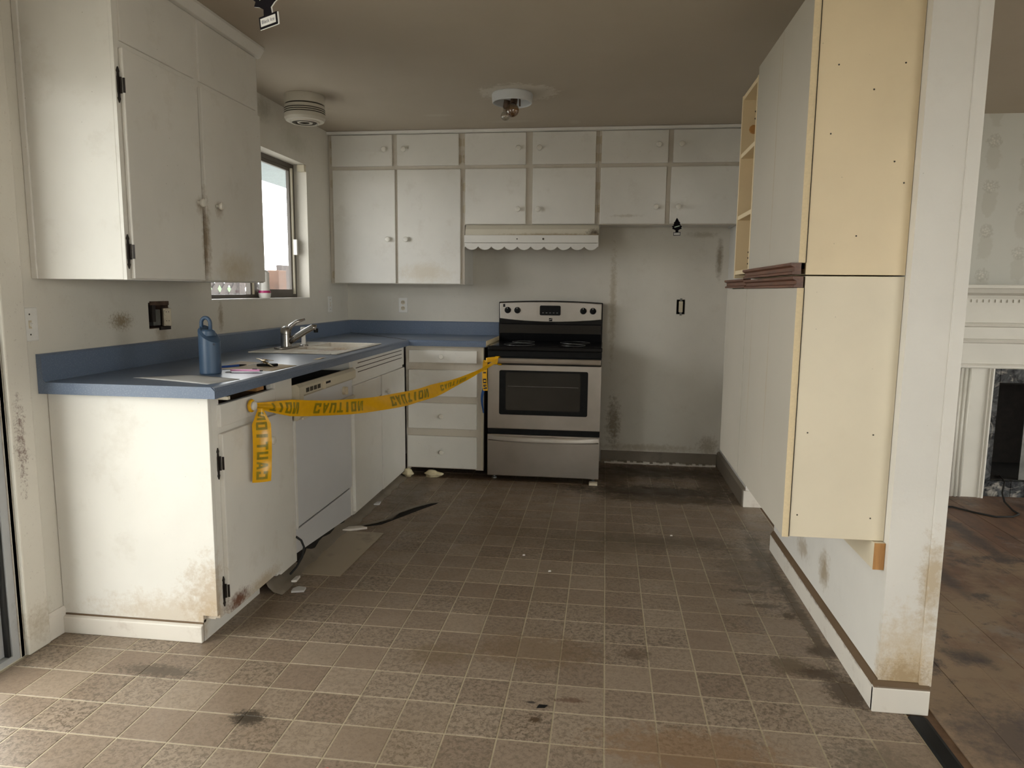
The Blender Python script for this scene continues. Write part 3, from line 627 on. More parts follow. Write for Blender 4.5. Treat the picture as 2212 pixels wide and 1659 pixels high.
d_ = door(b1, 'door', 'x', FX, -2.985, -2.560, .085, .762, .018, (-2.640, .667))
for zz_ in (.655, .175): black_hinge(b1, FX, -2.985, zz_)
bb('baseboard_cabinet', MB().prism([(.004, -3.041, 0), (.004, -3.056, 0), (.004, -3.056, .062), (.004, -3.041, .068)], (.556, 0, 0)), 'white kick board across the base cabinet end')
B(.545, .56, -3.038, -2.62, 0, .080).build('toe_kick', 'cab', b1)
B(.10, .60, -2.66, -2.60, .87, .889).build('drawer_runner', 'fir', b1)

dw = thing('dishwasher', (.33, -2.02, 0), 'white built-in dishwasher with cream control console', 'dishwasher')
y0, y1 = -2.386, -1.662
B(.06, .598, y0 + .004, y1 - .004, .02, .845).build('tub', 'void', dw)
B(.598, .622, y0 + .022, y1 - .004, .205, .715).build('door_panel', 'dish', dw, bevel=.003)
B(.596, .626, y0 + .004, y0 + .022, .20, .74).build('edge_strip', 'white', dw, bevel=.002)
MB().prism([(.60, y0 + .004, .70), (.640, y0 + .004, .70), (.655, y0 + .004, .715), (.655, y0 + .004, .848), (.640, y0 + .004, .862), (.60, y0 + .004, .852)], (0, .045, 0)).build('console_end', 'yplastic', dw)
cs = MB().prism([(.60, y0 + .049, .80), (.642, y0 + .049, .80), (.655, y0 + .049, .81), (.655, y0 + .049, .848), (.640, y0 + .049, .862), (.60, y0 + .049, .852)], (0, y1 - y0 - .053, 0)).build('console', 'yplastic', dw, bevel=.002)
B(.60, .636, y0 + .049, y1 - .012, .715, .80).build('control_panel', 'dish', dw)
B(.60, .650, y0 + .049, y1 - .004, .697, .715).build('lower_rail', 'yplastic', dw, bevel=.003)
for k in range(4): B(.655, .657, y0 + .075 + k * .043, y0 + .108 + k * .043, .818, .838).build('button', 'groove', cs, bevel=.001)
B(.655, .663, y0 + .262, y0 + .288, .808, .844).build('latch', 'cream2', cs, bevel=.002)
B(.655, .657, y0 + .296, y0 + .36, .828, .838).build('vent_slot', 'void', cs)
dial = MB().lathe([(.022, 0), (.020, .012), (.012, .014)], (.636, y1 - .14, .755), 'X', 18).build('dial', 'almond', dw, smooth=SM)
B(.648, .660, y1 - .146, y1 - .134, .735, .775).build('dial_grip', 'almond', dial, bevel=.002)
B(.596, .606, y0 + .01, y1 - .006, .19, .205).build('shadow_gap', 'galv', dw)
MB().prism([(.60, y0 + .004, .085), (.60, y0 + .004, .19), (.60, y1 - .004, .19), (.60, y1 - .004, .035)], (.012, 0, 0)).build('kick_panel', 'dish', dw)
m = MB()
for k in range(5):
    m.tube([(.45 + .02 * k, y0 + .06 + .03 * k, .865), (.52, y0 + .12 + .06 * k, .885 - .004 * k), (.50, y0 + .30 + .05 * k, .872), (.53, y0 + .42 + .06 * k, .868)], .003, 6)
m.build('wiring', 'galv', dw)
tag(MB().tube([(.628, -2.400, .175), (.640, -2.375, .150), (.648, -2.365, .115), (.646, -2.385, .075), (.638, -2.425, .045), (.628, -2.47, .028)], .005, 8).build('black_cable', 'rubber', smooth=True), 'short black cable curling from under the dishwasher corner', 'cable')

b2 = thing('base_cabinet', (.30, -1.15, 0), 'white sink base cabinet with grooved false drawer front and two doors', 'cabinet')
y0, y1 = -1.657, -.64
MB().box(.002, FX - .018, y0, y0 + .016, 0, CB - .002).box(.002, FX - .018, y0 + .016, y1, .04, .058).box(.002, .01, y0 + .016, y1, .058, CB - .002).build('body', 'cab', b2)
MB().box(FX - .018, FX, y0, y0 + .03, .035, CB - .002).box(FX - .018, FX, y1 - .02, y1, .03, CB - .002).box(FX - .018, FX, y0 + .03, y1 - .02, .745, CB - .002).box(FX - .018, FX, y0 + .03, y1 - .02, .03, .06).build('face_frame', 'cab', b2)
ff = B(FX, FX + .012, y0 + .02, y1 - .004, .775, CB - .004).build('false_front', 'cab', b2, bevel=.002)
for k, zz_ in enumerate((.875, .850, .825)): B(FX + .0115, FX + .0135, y0 + (.10, .07, .10)[k], y1 - .06, zz_ - .002, zz_ + .002).build('groove', 'groove', ff)
door(b2, 'door', 'x', FX, -1.640, -1.166, .052, .757, .018, (-1.233, .635)); door(b2, 'door', 'x', FX, -1.142, -.648, .040, .757, .018, (-1.084, .650))
tag(B(.34, .36, -1.60, -.70, .0, .035).build('floor_cleat', 'rawwood'), 'dark wooden cleat on the floor under the sink cabinet', 'cleat')

b3 = thing('drawer_cabinet', (.90, -.31, 0), 'white cabinet of four knobbed drawers beside the stove', 'cabinet')
x0, x1, YF = .634, 1.175, -.62
MB().box(x1 - .016, x1, YF + .018, -.002, .06, CB - .002).box(x0, x0 + .012, YF + .018, -.002, .06, CB - .002).box(x0 + .012, x1 - .016, YF + .018, -.002, .06, .076).box(x0 + .012, x1 - .016, -.01, -.002, .076, CB - .002).build('body', 'rawwood', b3)
f = MB().box(x0, .662, YF, YF + .018, .045, CB - .002).box(1.122, x1, YF, YF + .018, .05, CB - .002)
for a, b in ((.868, CB - .002), (.738, .792), (.512, .562), (.284, .338), (.055, .075)): f.box(.662, 1.122, YF, YF + .018, a, b)
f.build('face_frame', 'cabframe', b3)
B(1.158, 1.173, YF - .008, YF, .055, CB - .004).build('edge_batten', 'yplastic', b3)
for a, b, xl in ((.79, .874, .660), (.56, .741, .657), (.336, .513, .652), (.063, .284, .644)):
    d_ = B(xl, 1.130, YF - .019, YF, a, b).build('drawer', 'cab', b3, bevel=.003); knob(d_, (.889, YF - .019, (a + b) / 2 + .001), (0, -1, 0), .017)
    B(xl + .03, 1.10, YF + .018, -.10, a + .02, b - .03).build('drawer_box', 'rawwood', d_)
def lump(name, c, r, lab, seed):
    random.seed(seed); m = MB(); bmesh.ops.create_icosphere(m.bm, subdivisions=3, radius=1)
    ph = [random.uniform(0, 6) for _ in range(6)]
    for v in m.bm.verts:
        d = v.co.normalized(); k = 1 + .16 * math.sin(4 * d.x + ph[0]) + .13 * math.sin(5 * d.y + ph[1]) + .12 * math.sin(6 * d.z + ph[2]) + .06 * math.sin(11 * d.x + 9 * d.y + ph[3])
        v.co = Vector((c[0] + d.x * r[0] * k, c[1] + d.y * r[1] * k, max(.001, c[2] + d.z * r[2] * k)))
    return tag(m.build(name, 'foam', smooth=True), lab, 'foam', None)
lump('foam_lump', (.660, -.675, .026), (.040, .036, .028), 'round cream spray-foam lump in the cabinet corner', 3)
lump('foam_lump', (.83, -.655, .022), (.060, .040, .024), 'long cream spray-foam lump under the bottom drawer', 9)

# vinyl turned up along the toe space
m = MB(); prev = None
for k in range(41):
    yy = -2.62 + k * .049; wob = .012 * math.sin(k * 1.7) + .006 * math.sin(k * 4.1)
    prof = [(.585 + wob * .3, .058 + wob), (.600 + wob * .3, .030 + wob * .5), (.622, .010), (.66 + wob * .5, .002)]
    ring = [m.bm.verts.new((a, yy, b)) for a, b in prof]
    if prev:
        for q in range(3): m.bm.faces.new((prev[q], prev[q + 1], ring[q + 1], ring[q]))
    prev = ring
o = m.build('baseboard_toe', 'vinylbase', smooth=True); struct(o, 'curled vinyl edge turned up under the base cabinets')
md = o.modifiers.new('thick', 'SOLIDIFY'); md.thickness = .002
def debris(name, pts, z, lab, mat, th=.003, cat='debris'):
    return tag(MB().prism([(a, b, z) for a, b in pts], (0, 0, th)).build(name, mat), lab, cat)
tag(MB().prism([(.625, -2.402, .0012), (.829, -2.402, .0012), (.849, -1.823, .0012), (.640, -1.823, .0012)], (0, 0, .004)).build('loose_floor_tile', 'loosetile'), 'loose plain beige floor square lying before the dishwasher', 'floor tile')
# tear in the vinyl
tear = thing('vinyl_tear', (.83, -1.52, 0), 'dark jagged tear with curled edges in the floor near the dishwasher', 'floor tear')
P0 = [(.66, -1.79), (.72, -1.735), (.78, -1.69), (.84, -1.60), (.87, -1.50), (.93, -1.385), (.985, -1.275), (1.01, -1.235)]
wd = [.005, .018, .024, .018, .034, .032, .020, .001]
up_, dn = [], []
for k, ((a, b), w_) in enumerate(zip(P0, wd)):
    j = random.uniform(-.004, .004); up_.append((a - w_ + j, b + w_ * .6)); dn.append((a + w_ * .7 + j, b - w_ * .5))
MB().prism([(a, b, .0006) for a, b in up_ + dn[::-1]], (0, 0, .0006)).build('hole', 'void', tear)
for nm, side, lift, mat in (('curled_edge', dn, .012, 'tile'), ('curled_edge', up_, .008, 'vinylbase')):
    m = MB(); s = 1 if side is dn else -1; prev = None
    for k, (a, b) in enumerate(side):
        l = lift * (.3 + .7 * math.sin(PI * k / 7)) * (1 if k % 2 else .65)
        ring = [m.bm.verts.new((a + s * .03, b - s * .02, .001)), m.bm.verts.new((a + s * .012, b - s * .008, l * .6)), m.bm.verts.new((a, b, l))]
        if prev:
            for q in range(2): m.bm.faces.new((prev[q], prev[q + 1], ring[q + 1], ring[q]))
        prev = ring
    m.build(nm, mat, tear)
debris('paper_scrap', [(.625, -1.83), (.69, -1.80), (.74, -1.77), (.70, -1.755), (.64, -1.775)], .002, 'crumpled pale scrap of flooring under the dishwasher corner', 'base', .012)
debris('torn_scrap', [(.69, -2.60), (.74, -2.585), (.735, -2.55), (.70, -2.545), (.685, -2.57)], .002, 'small torn grey scrap beside the loose floor square', 'paperw', .008)
debris('plastic_scrap', [(.645, -2.50), (.665, -2.49), (.66, -2.44), (.645, -2.45)], .002, 'white plastic clip under the black cable', 'white', .01)
debris('pale_scrap', [(.64, -1.36), (.67, -1.345), (.665, -1.30), (.645, -1.31)], .002, 'pale scrap below the sink cabinet doors', 'paperw', .010)
debris('black_scrap', [(1.800, -3.28), (1.825, -3.275), (1.832, -3.262), (1.806, -3.262)], .001, 'tiny black scrap on the floor centre', 'mblack', .002)
debris('red_scrap', [(1.265, -3.655), (1.275, -3.65), (1.272, -3.64), (1.262, -3.645)], .001, 'tiny red scrap near the bottom of the photo', 'redbit', .003)
for k, (a, b) in enumerate(((1.61, -2.02), (2.35, -1.62), (1.75, -2.2))):
    debris('white_crumb', [(a, b), (a + .012, b + .003), (a + .009, b + .010), (a + .001, b + .008)], .001, ('tiny white crumb left of the floor centre', 'tiny white crumb near the pantry side', 'tiny white crumb in the floor centre')[k], 'white', .004)

# ------------------------------------------------------------------ counter
ct = thing('countertop', (.33, -1.5, CB), 'blue laminate L-shaped countertop with backsplash', 'countertop')
SX0, SX1, SY0, SY1 = .15, .605, -1.82, -1.11   # sink cut-out
YE, XF, YF2 = -3.075, .665, -.65
def edge_prof(front): return [(0, CB), (front, CB), (front + .0, CT - .016), (front - .003, CT - .006), (front - .012, CT), (0, CT)]
m = MB()
pf = [(SX1, CB), (XF, CB), (XF, CT - .014), (XF - .004, CT - .004), (XF - .014, CT), (SX1, CT)]
m.prism([(a, YE, b) for a, b in pf], (0, YF2 - YE, 0))
m.box(.001, SX1, YE, SY0, CB, CT).box(.001, SX0, SY0, SY1, CB, CT).box(.001, SX1, SY1, YF2, CB, CT)
m.build('left_run', 'counter', ct)
pf = [(-.001, CB), (YF2 - .0, CB), (YF2, CT - .014), (YF2 + .004, CT - .004), (YF2 + .014, CT), (-.001, CT)]
m = MB().prism([(.001, a, b) for a, b in pf], (1.192, 0, 0)); m.build('back_run', 'counter', ct)
MB().prism([(.001, YE, CT), (.020, YE, CT), (.020, YE, CT + .092), (.014, YE, CT + .099), (.001, YE, CT + .099)], (0, -YE - .001, 0)).build('backsplash', 'counter', ct)
MB().prism([(.0205, -.001, CT), (.0205, -.020, CT), (.0205, -.020, CT + .092), (.0205, -.014, CT + .099), (.0205, -.001, CT + .099)], (1.165, 0, 0)).build('backsplash', 'counter', ct)
MB().prism([(.001, YE - .004, CB), (XF, YE - .004, CB), (XF, YE - .004, CT - .014), (XF - .014, YE - .004, CT), (.03, YE - .004, CT), (.022, YE - .004, CT + .01), (.021, YE - .004, CT + .09), (.014, YE - .004, CT + .099), (.001, YE - .004, CT + .099)], (0, .004, 0)).build('end_cap', 'counter', ct)
MB().tube([(.648, -.655, CT + .0005), (.34, -.34, CT + .0005), (.03, -.03, CT + .0005)], .0016, 6).build('mitre_joint', 'groove', ct)
B(1.193, 1.197, YF2 + .006, -.03, CB, CT).build('bare_end', 'chip', ct)
B(.616, .668, -3.0, -2.985, CB - .014, CB - .003).build('loose_strip', 'yplastic', b1)

sk = thing('sink', (.38, -1.46, CB), 'stained white drop-in kitchen sink', 'sink')
rx0, rx1, ry0, ry1 = SX0 - .018, SX1 + .012, SY0 - .016, SY1 + .016; bx0 = .30; zt = CT + .008; m = MB()
def rimbox(a0, a1, b0, b1): m.box(a0, a1, b0, b1, CT + .0005, zt)
rimbox(rx0, bx0, ry0, ry1); rimbox(SX1 - .02, rx1, ry0, ry1); rimbox(bx0, SX1 - .02, ry0, SY0 + .185); rimbox(bx0, SX1 - .02, SY1 - .02, ry1); rimbox(bx0, SX1 - .02, -1.475, -1.445)
m.build('rim', 'sink', sk, bevel=.005)
for (a, b) in ((SY0 + .185, -1.475), (-1.445, SY1 - .02)):
    mm = MB(); t_ = [(bx0, a), (SX1 - .02, a), (SX1 - .02, b), (bx0, b)]; bt = [(bx0 + .03, a + .03), (SX1 - .05, a + .03), (SX1 - .05, b - .03), (bx0 + .03, b - .03)]
    v1 = [mm.bm.verts.new((p[0], p[1], zt - .002)) for p in t_]; v2 = [mm.bm.verts.new((p[0], p[1], .79)) for p in bt]
    mm.bm.faces.new(v2)
    for k in range(4): mm.bm.faces.new((v1[k], v1[(k + 1) % 4], v2[(k + 1) % 4], v2[k]))
    ob = mm.build('bowl', 'sink', sk); md = ob.modifiers.new('thick', 'SOLIDIFY'); md.thickness = .004; md.offset = 1
    MB().lathe([(.03, 0), (.03, .003)], ((bx0 + SX1) / 2 - .01, (a + b) / 2, .792), 'Z', 16).build('drain', 'chrome', ob)
fc = thing('faucet', (.235, -1.60, zt), 'chrome single-lever kitchen faucet behind the sink', 'faucet')
MB().prism([(.235 + .032 * math.cos(a) , -1.59 + (.085 if math.sin(a) > 0 else -.085) + .032 * math.sin(a), zt) for a in [2 * PI * k / 24 for k in range(24)]], (0, 0, .012)).build('base_plate', 'chrome', fc, bevel=.004)
MB().lathe([(.030, 0), (.029, .03), (.028, .065)], (.235, -1.60, zt + .012), 'Z', 20).build('body', 'chrome', fc, smooth=SM)
MB().lathe([(.029, 0), (.029, .02), (.024, .036), (.010, .044)], (.235, -1.60, zt + .078), 'Z', 20).build('cap', 'chrome', fc, smooth=SM)
MB().tube([(.245, -1.60, 1.045), (.262, -1.595, 1.075), (.29, -1.585, 1.098), (.335, -1.57, 1.112)], [.017, .014, .010, .006], 10).build('lever', 'chrome', fc, smooth=True)
sp_ = MB().tube([(.245, -1.60, .985), (.29, -1.59, 1.015), (.34, -1.575, 1.048), (.375, -1.565, 1.068), (.395, -1.56, 1.066)], [.019, .018, .017, .017, .018], 12).build('spout', 'chrome', fc, smooth=True)
MB().lathe([(.013, 0), (.012, -.022)], (.392, -1.561, 1.062), 'Z', 14).build('aerator', 'mblack', sp_, smooth=SM)
sy = thing('sink_sprayer', (.255, -1.415, zt), 'white side sprayer standing beside the faucet', 'sprayer')
MB().lathe([(.026, 0), (.025, .006), (.016, .010)], (.255, -1.415, zt), 'Z', 18).build('holder', 'chrome', sy, smooth=SM)
MB().lathe([(.013, .010), (.011, .06), (.013, .085), (.017, .095), (.015, .108)], (.255, -1.415, zt), 'Z', 14).build('handle', 'white', sy, smooth=SM)

# ------------------------------------------------------------------ things on the counter
bt = thing('water_bottle', (.440, -2.715, CT), 'blue-grey water bottle with slanted top and loop handle', 'bottle')
cx, cy, r = .440, -2.715, .0405
m = MB(); seg = 36; z0 = CT; lo = []; hi = []; tp = []; bv = []
for k in range(seg):
    a = 2 * PI * k / seg; dx, dy = math.cos(a), math.sin(a); ztop = CT + .152 - .030 * (dx * .9 - dy * .3)
    bv.append(m.bm.verts.new((cx + dx * (r - .003), cy + dy * (r - .003), z0 + .0005))); lo.append(m.bm.verts.new((cx + dx * r, cy + dy * r, z0 + .004)))
    hi.append(m.bm.verts.new((cx + dx * r, cy + dy * r, ztop))); tp.append(m.bm.verts.new((cx + dx * r * .78, cy + dy * r * .78, ztop + .010)))
for A, B_ in ((bv, lo), (lo, hi), (hi, tp)):
    for k in range(seg): m.bm.faces.new((A[k], A[(k + 1) % seg], B_[(k + 1) % seg], B_[k]))
m.bm.faces.new(bv[::-1]); m.bm.faces.new(tp); m.build('body', 'bottle', bt, smooth=SM)
MB().lathe([(.030, 0), (.028, .018), (.022, .024)], (cx - .006, cy, CT + .150), 'Z', 20).build('lid', 'bottle', bt, smooth=SM)
hp = []
for k in range(13):
    a = PI * k / 12; hp.append((cx - .012 - math.cos(a) * .019, cy, CT + .196 + math.sin(a) * .024 if 0 < k < 12 else CT + .162))
hp = [(cx - .031, cy, CT + .155)] + hp[1:-1] + [(cx + .007, cy, CT + .155)]
MB().tube(hp, .0075, 10).build('handle', 'bottle', bt, smooth=True)
MB().lathe([(.0045, 0), (.0045, .002)], (cx + r * .80, cy - r * .60, CT + .118), (.8, -.6, 0), 12).build('button', 'bottled', bt)
def sheet(name, pts, lab, mat, z=CT + .0008, cat='paper'):
    m = MB(); n_ = 6; g_ = []
    A, B_, C_, D_ = [Vector((*p, 0)) for p in pts]
    for i in range(n_ + 1):
        row = []
        for j in range(n_ + 1):
            u, v = i / n_, j / n_; p = A.lerp(B_, u).lerp(D_.lerp(C_, u), v)
            row.append(m.bm.verts.new((p.x, p.y, z + .0025 * abs(math.sin(u * 2.6 + .4) * math.sin(v * 3.1)) + .0006)))
        g_.append(row)
    for i in range(n_):
        for j in range(n_): m.bm.faces.new((g_[i][j], g_[i + 1][j], g_[i + 1][j + 1], g_[i][j + 1]))
    o = m.build(name, mat, smooth=True); md = o.modifiers.new('thick', 'SOLIDIFY'); md.thickness = .0008; return tag(o, lab, cat)
sheet('paper_sheet', [(.632, -2.585), (.642, -2.37), (.315, -2.245), (.36, -2.56)], 'cream sheet of paper lying under the bunch of keys', 'paper')
sheet('paper_sheet', [(.605, -3.02), (.64, -2.86), (.40, -2.775), (.24, -2.90)], 'white sheet of paper at the near end of the counter', 'paperw')
sheet('paper_scrap', [(.60, -2.10), (.625, -2.08), (.62, -1.99), (.605, -2.0)], 'small pale yellow paper scrap before the sink', 'cream', cat='scrap')
pn = thing('pen', (.405, -2.50, CT), 'blue ballpoint pen beside the water bottle', 'pen')
a, b = Vector((.385, -2.59, CT + .0095)), Vector((.455, -2.46, CT + .0095)); d_ = (b - a).normalized()
MB().tube([a, a.lerp(b, .75)], .0052, 10).build('barrel', 'pen', pn); MB().tube([a.lerp(b, .75), b - d_ * .012, b], [.0052, .003, .001], 10).build('tip', 'mblack', pn)
pk = thing('utility_knife', (.545, -2.64, CT), 'pink plastic key-ring knife near the counter edge', 'knife')
a, b = Vector((.49, -2.655, CT + .0045)), Vector((.605, -2.635, CT + .0045)); d_ = (b - a).normalized(); s_ = Vector((-d_.y, d_.x, 0))
MB().prism([a - s_ * .006, a + d_ * .07 - s_ * .0065, b - d_ * .02 - s_ * .010, b - s_ * .007, b + s_ * .007, b - d_ * .02 + s_ * .010, a + d_ * .07 + s_ * .0065, a + s_ * .006], (0, 0, .008)).build('handle', 'pink', pk, bevel=.002)
q = b - d_ * .03; MB().prism([q - s_ * .003, q + d_ * .018 - s_ * .003, q + d_ * .018 + s_ * .003, q + s_ * .003], (0, 0, .0105)).build('slider', 'mblack', pk)
MB().prism([b - s_ * .004, b + d_ * .010 - s_ * .004, b + d_ * .010 + s_ * .004, b + s_ * .004], (0, 0, .004)).build('blade_guard', 'mblack', pk)
MB().tube([(.487 + .011 * math.cos(2 * PI * k / 14), -2.668 + .011 * math.sin(2 * PI * k / 14), CT + .002) for k in range(15)], .0012, 6).build('key_ring', 'galv', pk)
ks = thing('key_bunch', (.53, -2.44, CT), 'bunch of brass keys with black fob on the cream paper', 'keys')
def key(c, ang, tilt, L, mat, rr=.011):
    m = MB(); dv = Vector((math.cos(ang), math.sin(ang), tilt)).normalized(); sv = Vector((-math.sin(ang), math.cos(ang), 0)); c = Vector(c)
    m.prism([c + dv * (rr * math.cos(2 * PI * k / 12)) + sv * (rr * math.sin(2 * PI * k / 12)) for k in range(12)], (0, 0, .0022))
    e = c + dv * rr * .8; m.prism([e - sv * .004, e + dv * L * .4 - sv * .004, e + dv * L * .5 - sv * .0025, e + dv * L * .62 - sv * .0042, e + dv * L * .8 - sv * .0022, e + dv * L, e + dv * L + sv * .002, e + sv * .004], (0, 0, .0022))
    m.build('key', mat, ks)
for c, a, t_, L, mm in (((.520, -2.435, CT + .026), 2.6, .10, .045, 'brass'), ((.535, -2.45, CT + .020), -.5, -.25, .05, 'brass'), ((.522, -2.45, CT + .016), 3.6, -.16, .05, 'galv'), ((.54, -2.43, CT + .013), .3, -.1, .04, 'brass'), ((.53, -2.44, CT + .031), 1.2, -.2, .04, 'brass')): key(c, a, t_, L, mm)
MB().prism([(.505, -2.47, CT + .004), (.575, -2.455, CT + .004), (.585, -2.43, CT + .004), (.57, -2.415, CT + .004), (.51, -2.43, CT + .004)], (0, 0, .011)).build('fob', 'mblack', ks, bevel=.003)
MB().tube([(.528 + .016 * math.cos(2 * PI * k / 18), -2.44 + .010 * math.sin(2 * PI * k / 18), CT + .018 + .010 * math.sin(2 * PI * k / 18)) for k in range(19)], .0013, 6).build('ring', 'galv', ks)
# freshener bottle on the sill
sb = thing('sill_bottle', (-.045, -1.27, 1.221), 'white plastic bottle with pink band on the window sill', 'bottle')
MB().lathe([(.030, 0), (.034, .008), (.037, .030)], (-.045, -1.27, 1.2215), 'Z', 20).build('base', 'white', sb, smooth=SM)
MB().lathe([(.0365, .030), (.034, .044)], (-.045, -1.27, 1.2215), 'Z', 20).build('band', 'magenta', sb, smooth=SM)
MB().lathe([(.031, .044), (.029, .10), (.030, .15), (.014, .165)], (-.045, -1.27, 1.2215), 'Z', 20).build('body', 'white', sb, smooth=SM)
# ------------------------------------------------------------------ range
rg = thing('stove', (1.585, -.36, 0), 'black and stainless electric range with a glass oven door', 'stove')
x0, x1, YF3 = 1.208, 1.963, -.645; RT = .915
B(x0 + .004, x1 - .004, YF3, -.03, .045, RT - .03).build('body', 'black', rg)
for xx in (x0 + .04, x1 - .04):
    for yy in (YF3 + .04, -.10): MB().lathe([(.018, 0), (.018, .01), (.010, .012), (.010, .045)], (xx, yy, .001), 'Z', 12).build('foot', 'galv', rg)
cook = B(x0 - .002, x1 + .002, YF3 - .028, -.11, RT - .03, RT).build('cooktop', 'black', rg, bevel=.006)
B(x0 + .02, x1 - .02, YF3 + .01, -.14, RT - .001, RT + .0015).build('glass_surface', 'black', cook)
for (ax_, ay, ar) in ((1.40, -.50, .105), (1.77, -.50, .08), (1.40, -.25, .08), (1.77, -.25, .105)):
    MB().tube([(ax_ + ar * math.cos(2 * PI * k / 32), ay + ar * math.sin(2 * PI * k / 32), RT + .0016) for k in range(33)], .0012, 4).build('burner_ring', 'galv', cook)
B(x0, x1, YF3 - .012, YF3, .845, RT - .032).build('vent_trim', 'mblack', rg)
dr = B(x0 + .001, x1 - .001, YF3 - .022, YF3, .358, .793).build('oven_door', 'steel', rg, bevel=.004)
B(x0 + .001, x1 - .001, YF3 - .016, YF3, .795, .843).build('door_top_band', 'mblack', dr)
def rrect(xa, xb, za, zb, r, y, n_=5):
    pts = []
    for (cx, cz, a0) in ((xb - r, zb - r, 0), (xa + r, zb - r, PI / 2), (xa + r, za + r, PI), (xb - r, za + r, 1.5 * PI)):
        for k in range(n_ + 1): a = a0 + k * PI / 2 / n_; pts.append((cx + r * math.cos(a), y, cz + r * math.sin(a)))
    return pts
MB().prism(rrect(1.288, 1.877, .456, .755, .012, YF3 - .022), (0, -.003, 0)).build('window_frame', 'mblack', dr)
MB().prism(rrect(1.332, 1.828, .488, .742, .015, YF3 - .025), (0, -.0015, 0)).build('window_glass', 'ovenglass', dr)
for zz_ in (.648,): B(1.345, 1.815, YF3 - .0272, YF3 - .0264, zz_, zz_ + .002).build('rack_line', 'galv', dr)
hn = MB(); hn.prism([(x0 + .004, YF3 - .052, .800), (x0 + .004, YF3 - .064, .806), (x0 + .004, YF3 - .066, .820), (x0 + .004, YF3 - .060, .838), (x0 + .004, YF3 - .048, .842), (x0 + .004, YF3 - .045, .800)], (x1 - x0 - .008, 0, 0)); hn.box(x0 + .006, x0 + .03, YF3 - .050, YF3 - .014, .803, .838).box(x1 - .03, x1 - .006, YF3 - .050, YF3 - .014, .803, .838)
hn.build('handle', 'steel', dr, bevel=.003)
B(x0 + .002, x1 - .002, YF3 - .010, YF3, .322, .357).build('gap_band', 'mblack', rg)
dw2 = B(x0 + .001, x1 - .001, YF3 - .022, YF3, .034, .320).build('storage_drawer', 'steel', rg, bevel=.004)
m = MB(); prev = None; N = 24
for k in range(N + 1):
    u = k / N; xx = x0 + .008 + u * (x1 - x0 - .016); sag = .010 * (1 - (2 * u - 1) ** 2); bulge = .020 * (1 - (2 * u - 1) ** 4)
    pr = [(YF3 - .022, .309), (YF3 - .026 - bulge * .7, .309 - sag * .2), (YF3 - .026 - bulge, .298 - sag * .6), (YF3 - .026 - bulge, .284 - sag), (YF3 - .022, .276 - sag)]
    ring = [m.bm.verts.new((xx, a, b)) for a, b in pr]
    if prev:
        for q in range(5): m.bm.faces.new((prev[q], prev[(q + 1) % 5], ring[(q + 1) % 5], ring[q]))
    else: m.bm.faces.new(ring)
    prev = ring
m.bm.faces.new(prev); m.build('drawer_handle', 'steel', dw2, smooth=SM)
# backguard
YB = -.09
def arc(u, h): return h * (1 - (2 * u - 1) ** 2)
def panel(name, mat, xa, xb, zb, zt, hb, ht, ya, th, parent, rc=0.):
    pts = [(xa + (xb - xa) * k / 20, ya, zb - arc(k / 20, hb)) for k in range(21)] + [(xb - (xb - xa) * k / 20, ya, zt + arc(k / 20, ht)) for k in range(21)]
    return MB().prism(pts, (0, -th, 0)).build(name, mat, parent, bevel=.004)
bg = panel('backguard', 'black', x0 - .012, x1 - .004, RT - .02, 1.197, 0, .012, -.028, .055, rg)
cp = panel('control_panel', 'steel', x0 - .004, x1 - .012, 1.074, 1.190, .021, .011, YB + .007, .014, rg)
MB().prism([(x0 - .004, -.083, RT), (x0 - .004, -.108, RT + .055), (x0 - .004, -.098, RT + .118), (x0 - .004, -.083, RT + .125)], (x1 - x0 - .010, 0, 0)).build('riser', 'riser', rg)
for xx in (1.262, 1.334, 1.818, 1.888):
    kn_ = MB().lathe([(.024, 0), (.023, .006), (.020, .022), (.015, .024)], (xx, YB - .007, 1.137), (0, -1, 0), 22).build('control_knob', 'mblack', cp, smooth=SM)
    B(xx - .0015, xx + .0015, YB - .0325, YB - .030, 1.148, 1.157).build('pointer', 'white', kn_)
ds = MB().prism(rrect(1.500, 1.653, 1.102, 1.174, .010, YB - .007), (0, -.003, 0)).build('display', 'mblack', cp)
for k in range(5): B(1.518 + k * .026, 1.530 + k * .026, YB - .0106, YB - .0100, 1.118, 1.123).build('button_mark', 'galv', ds)
B(1.569, 1.593, YB - .0095, YB - .007, 1.060, 1.083).build('badge', 'mblack', cp)
MB().prism([(1.571, YB - .0102, 1.072), (1.591, YB - .0102, 1.079), (1.591, YB - .0102, 1.075), (1.571, YB - .0102, 1.068)], (0, .0006, 0)).build('badge_stroke', 'steel', cp)
B(1.228, 1.243, YB - .0085, YB - .007, 1.160, 1.182).build('sticker', 'mblack', cp)
tag(B(1.90, 1.955, -.70, -.66, .0005, .018).build('shim_block', 'cream2'), 'pale shim block under the stove corner', 'shim')

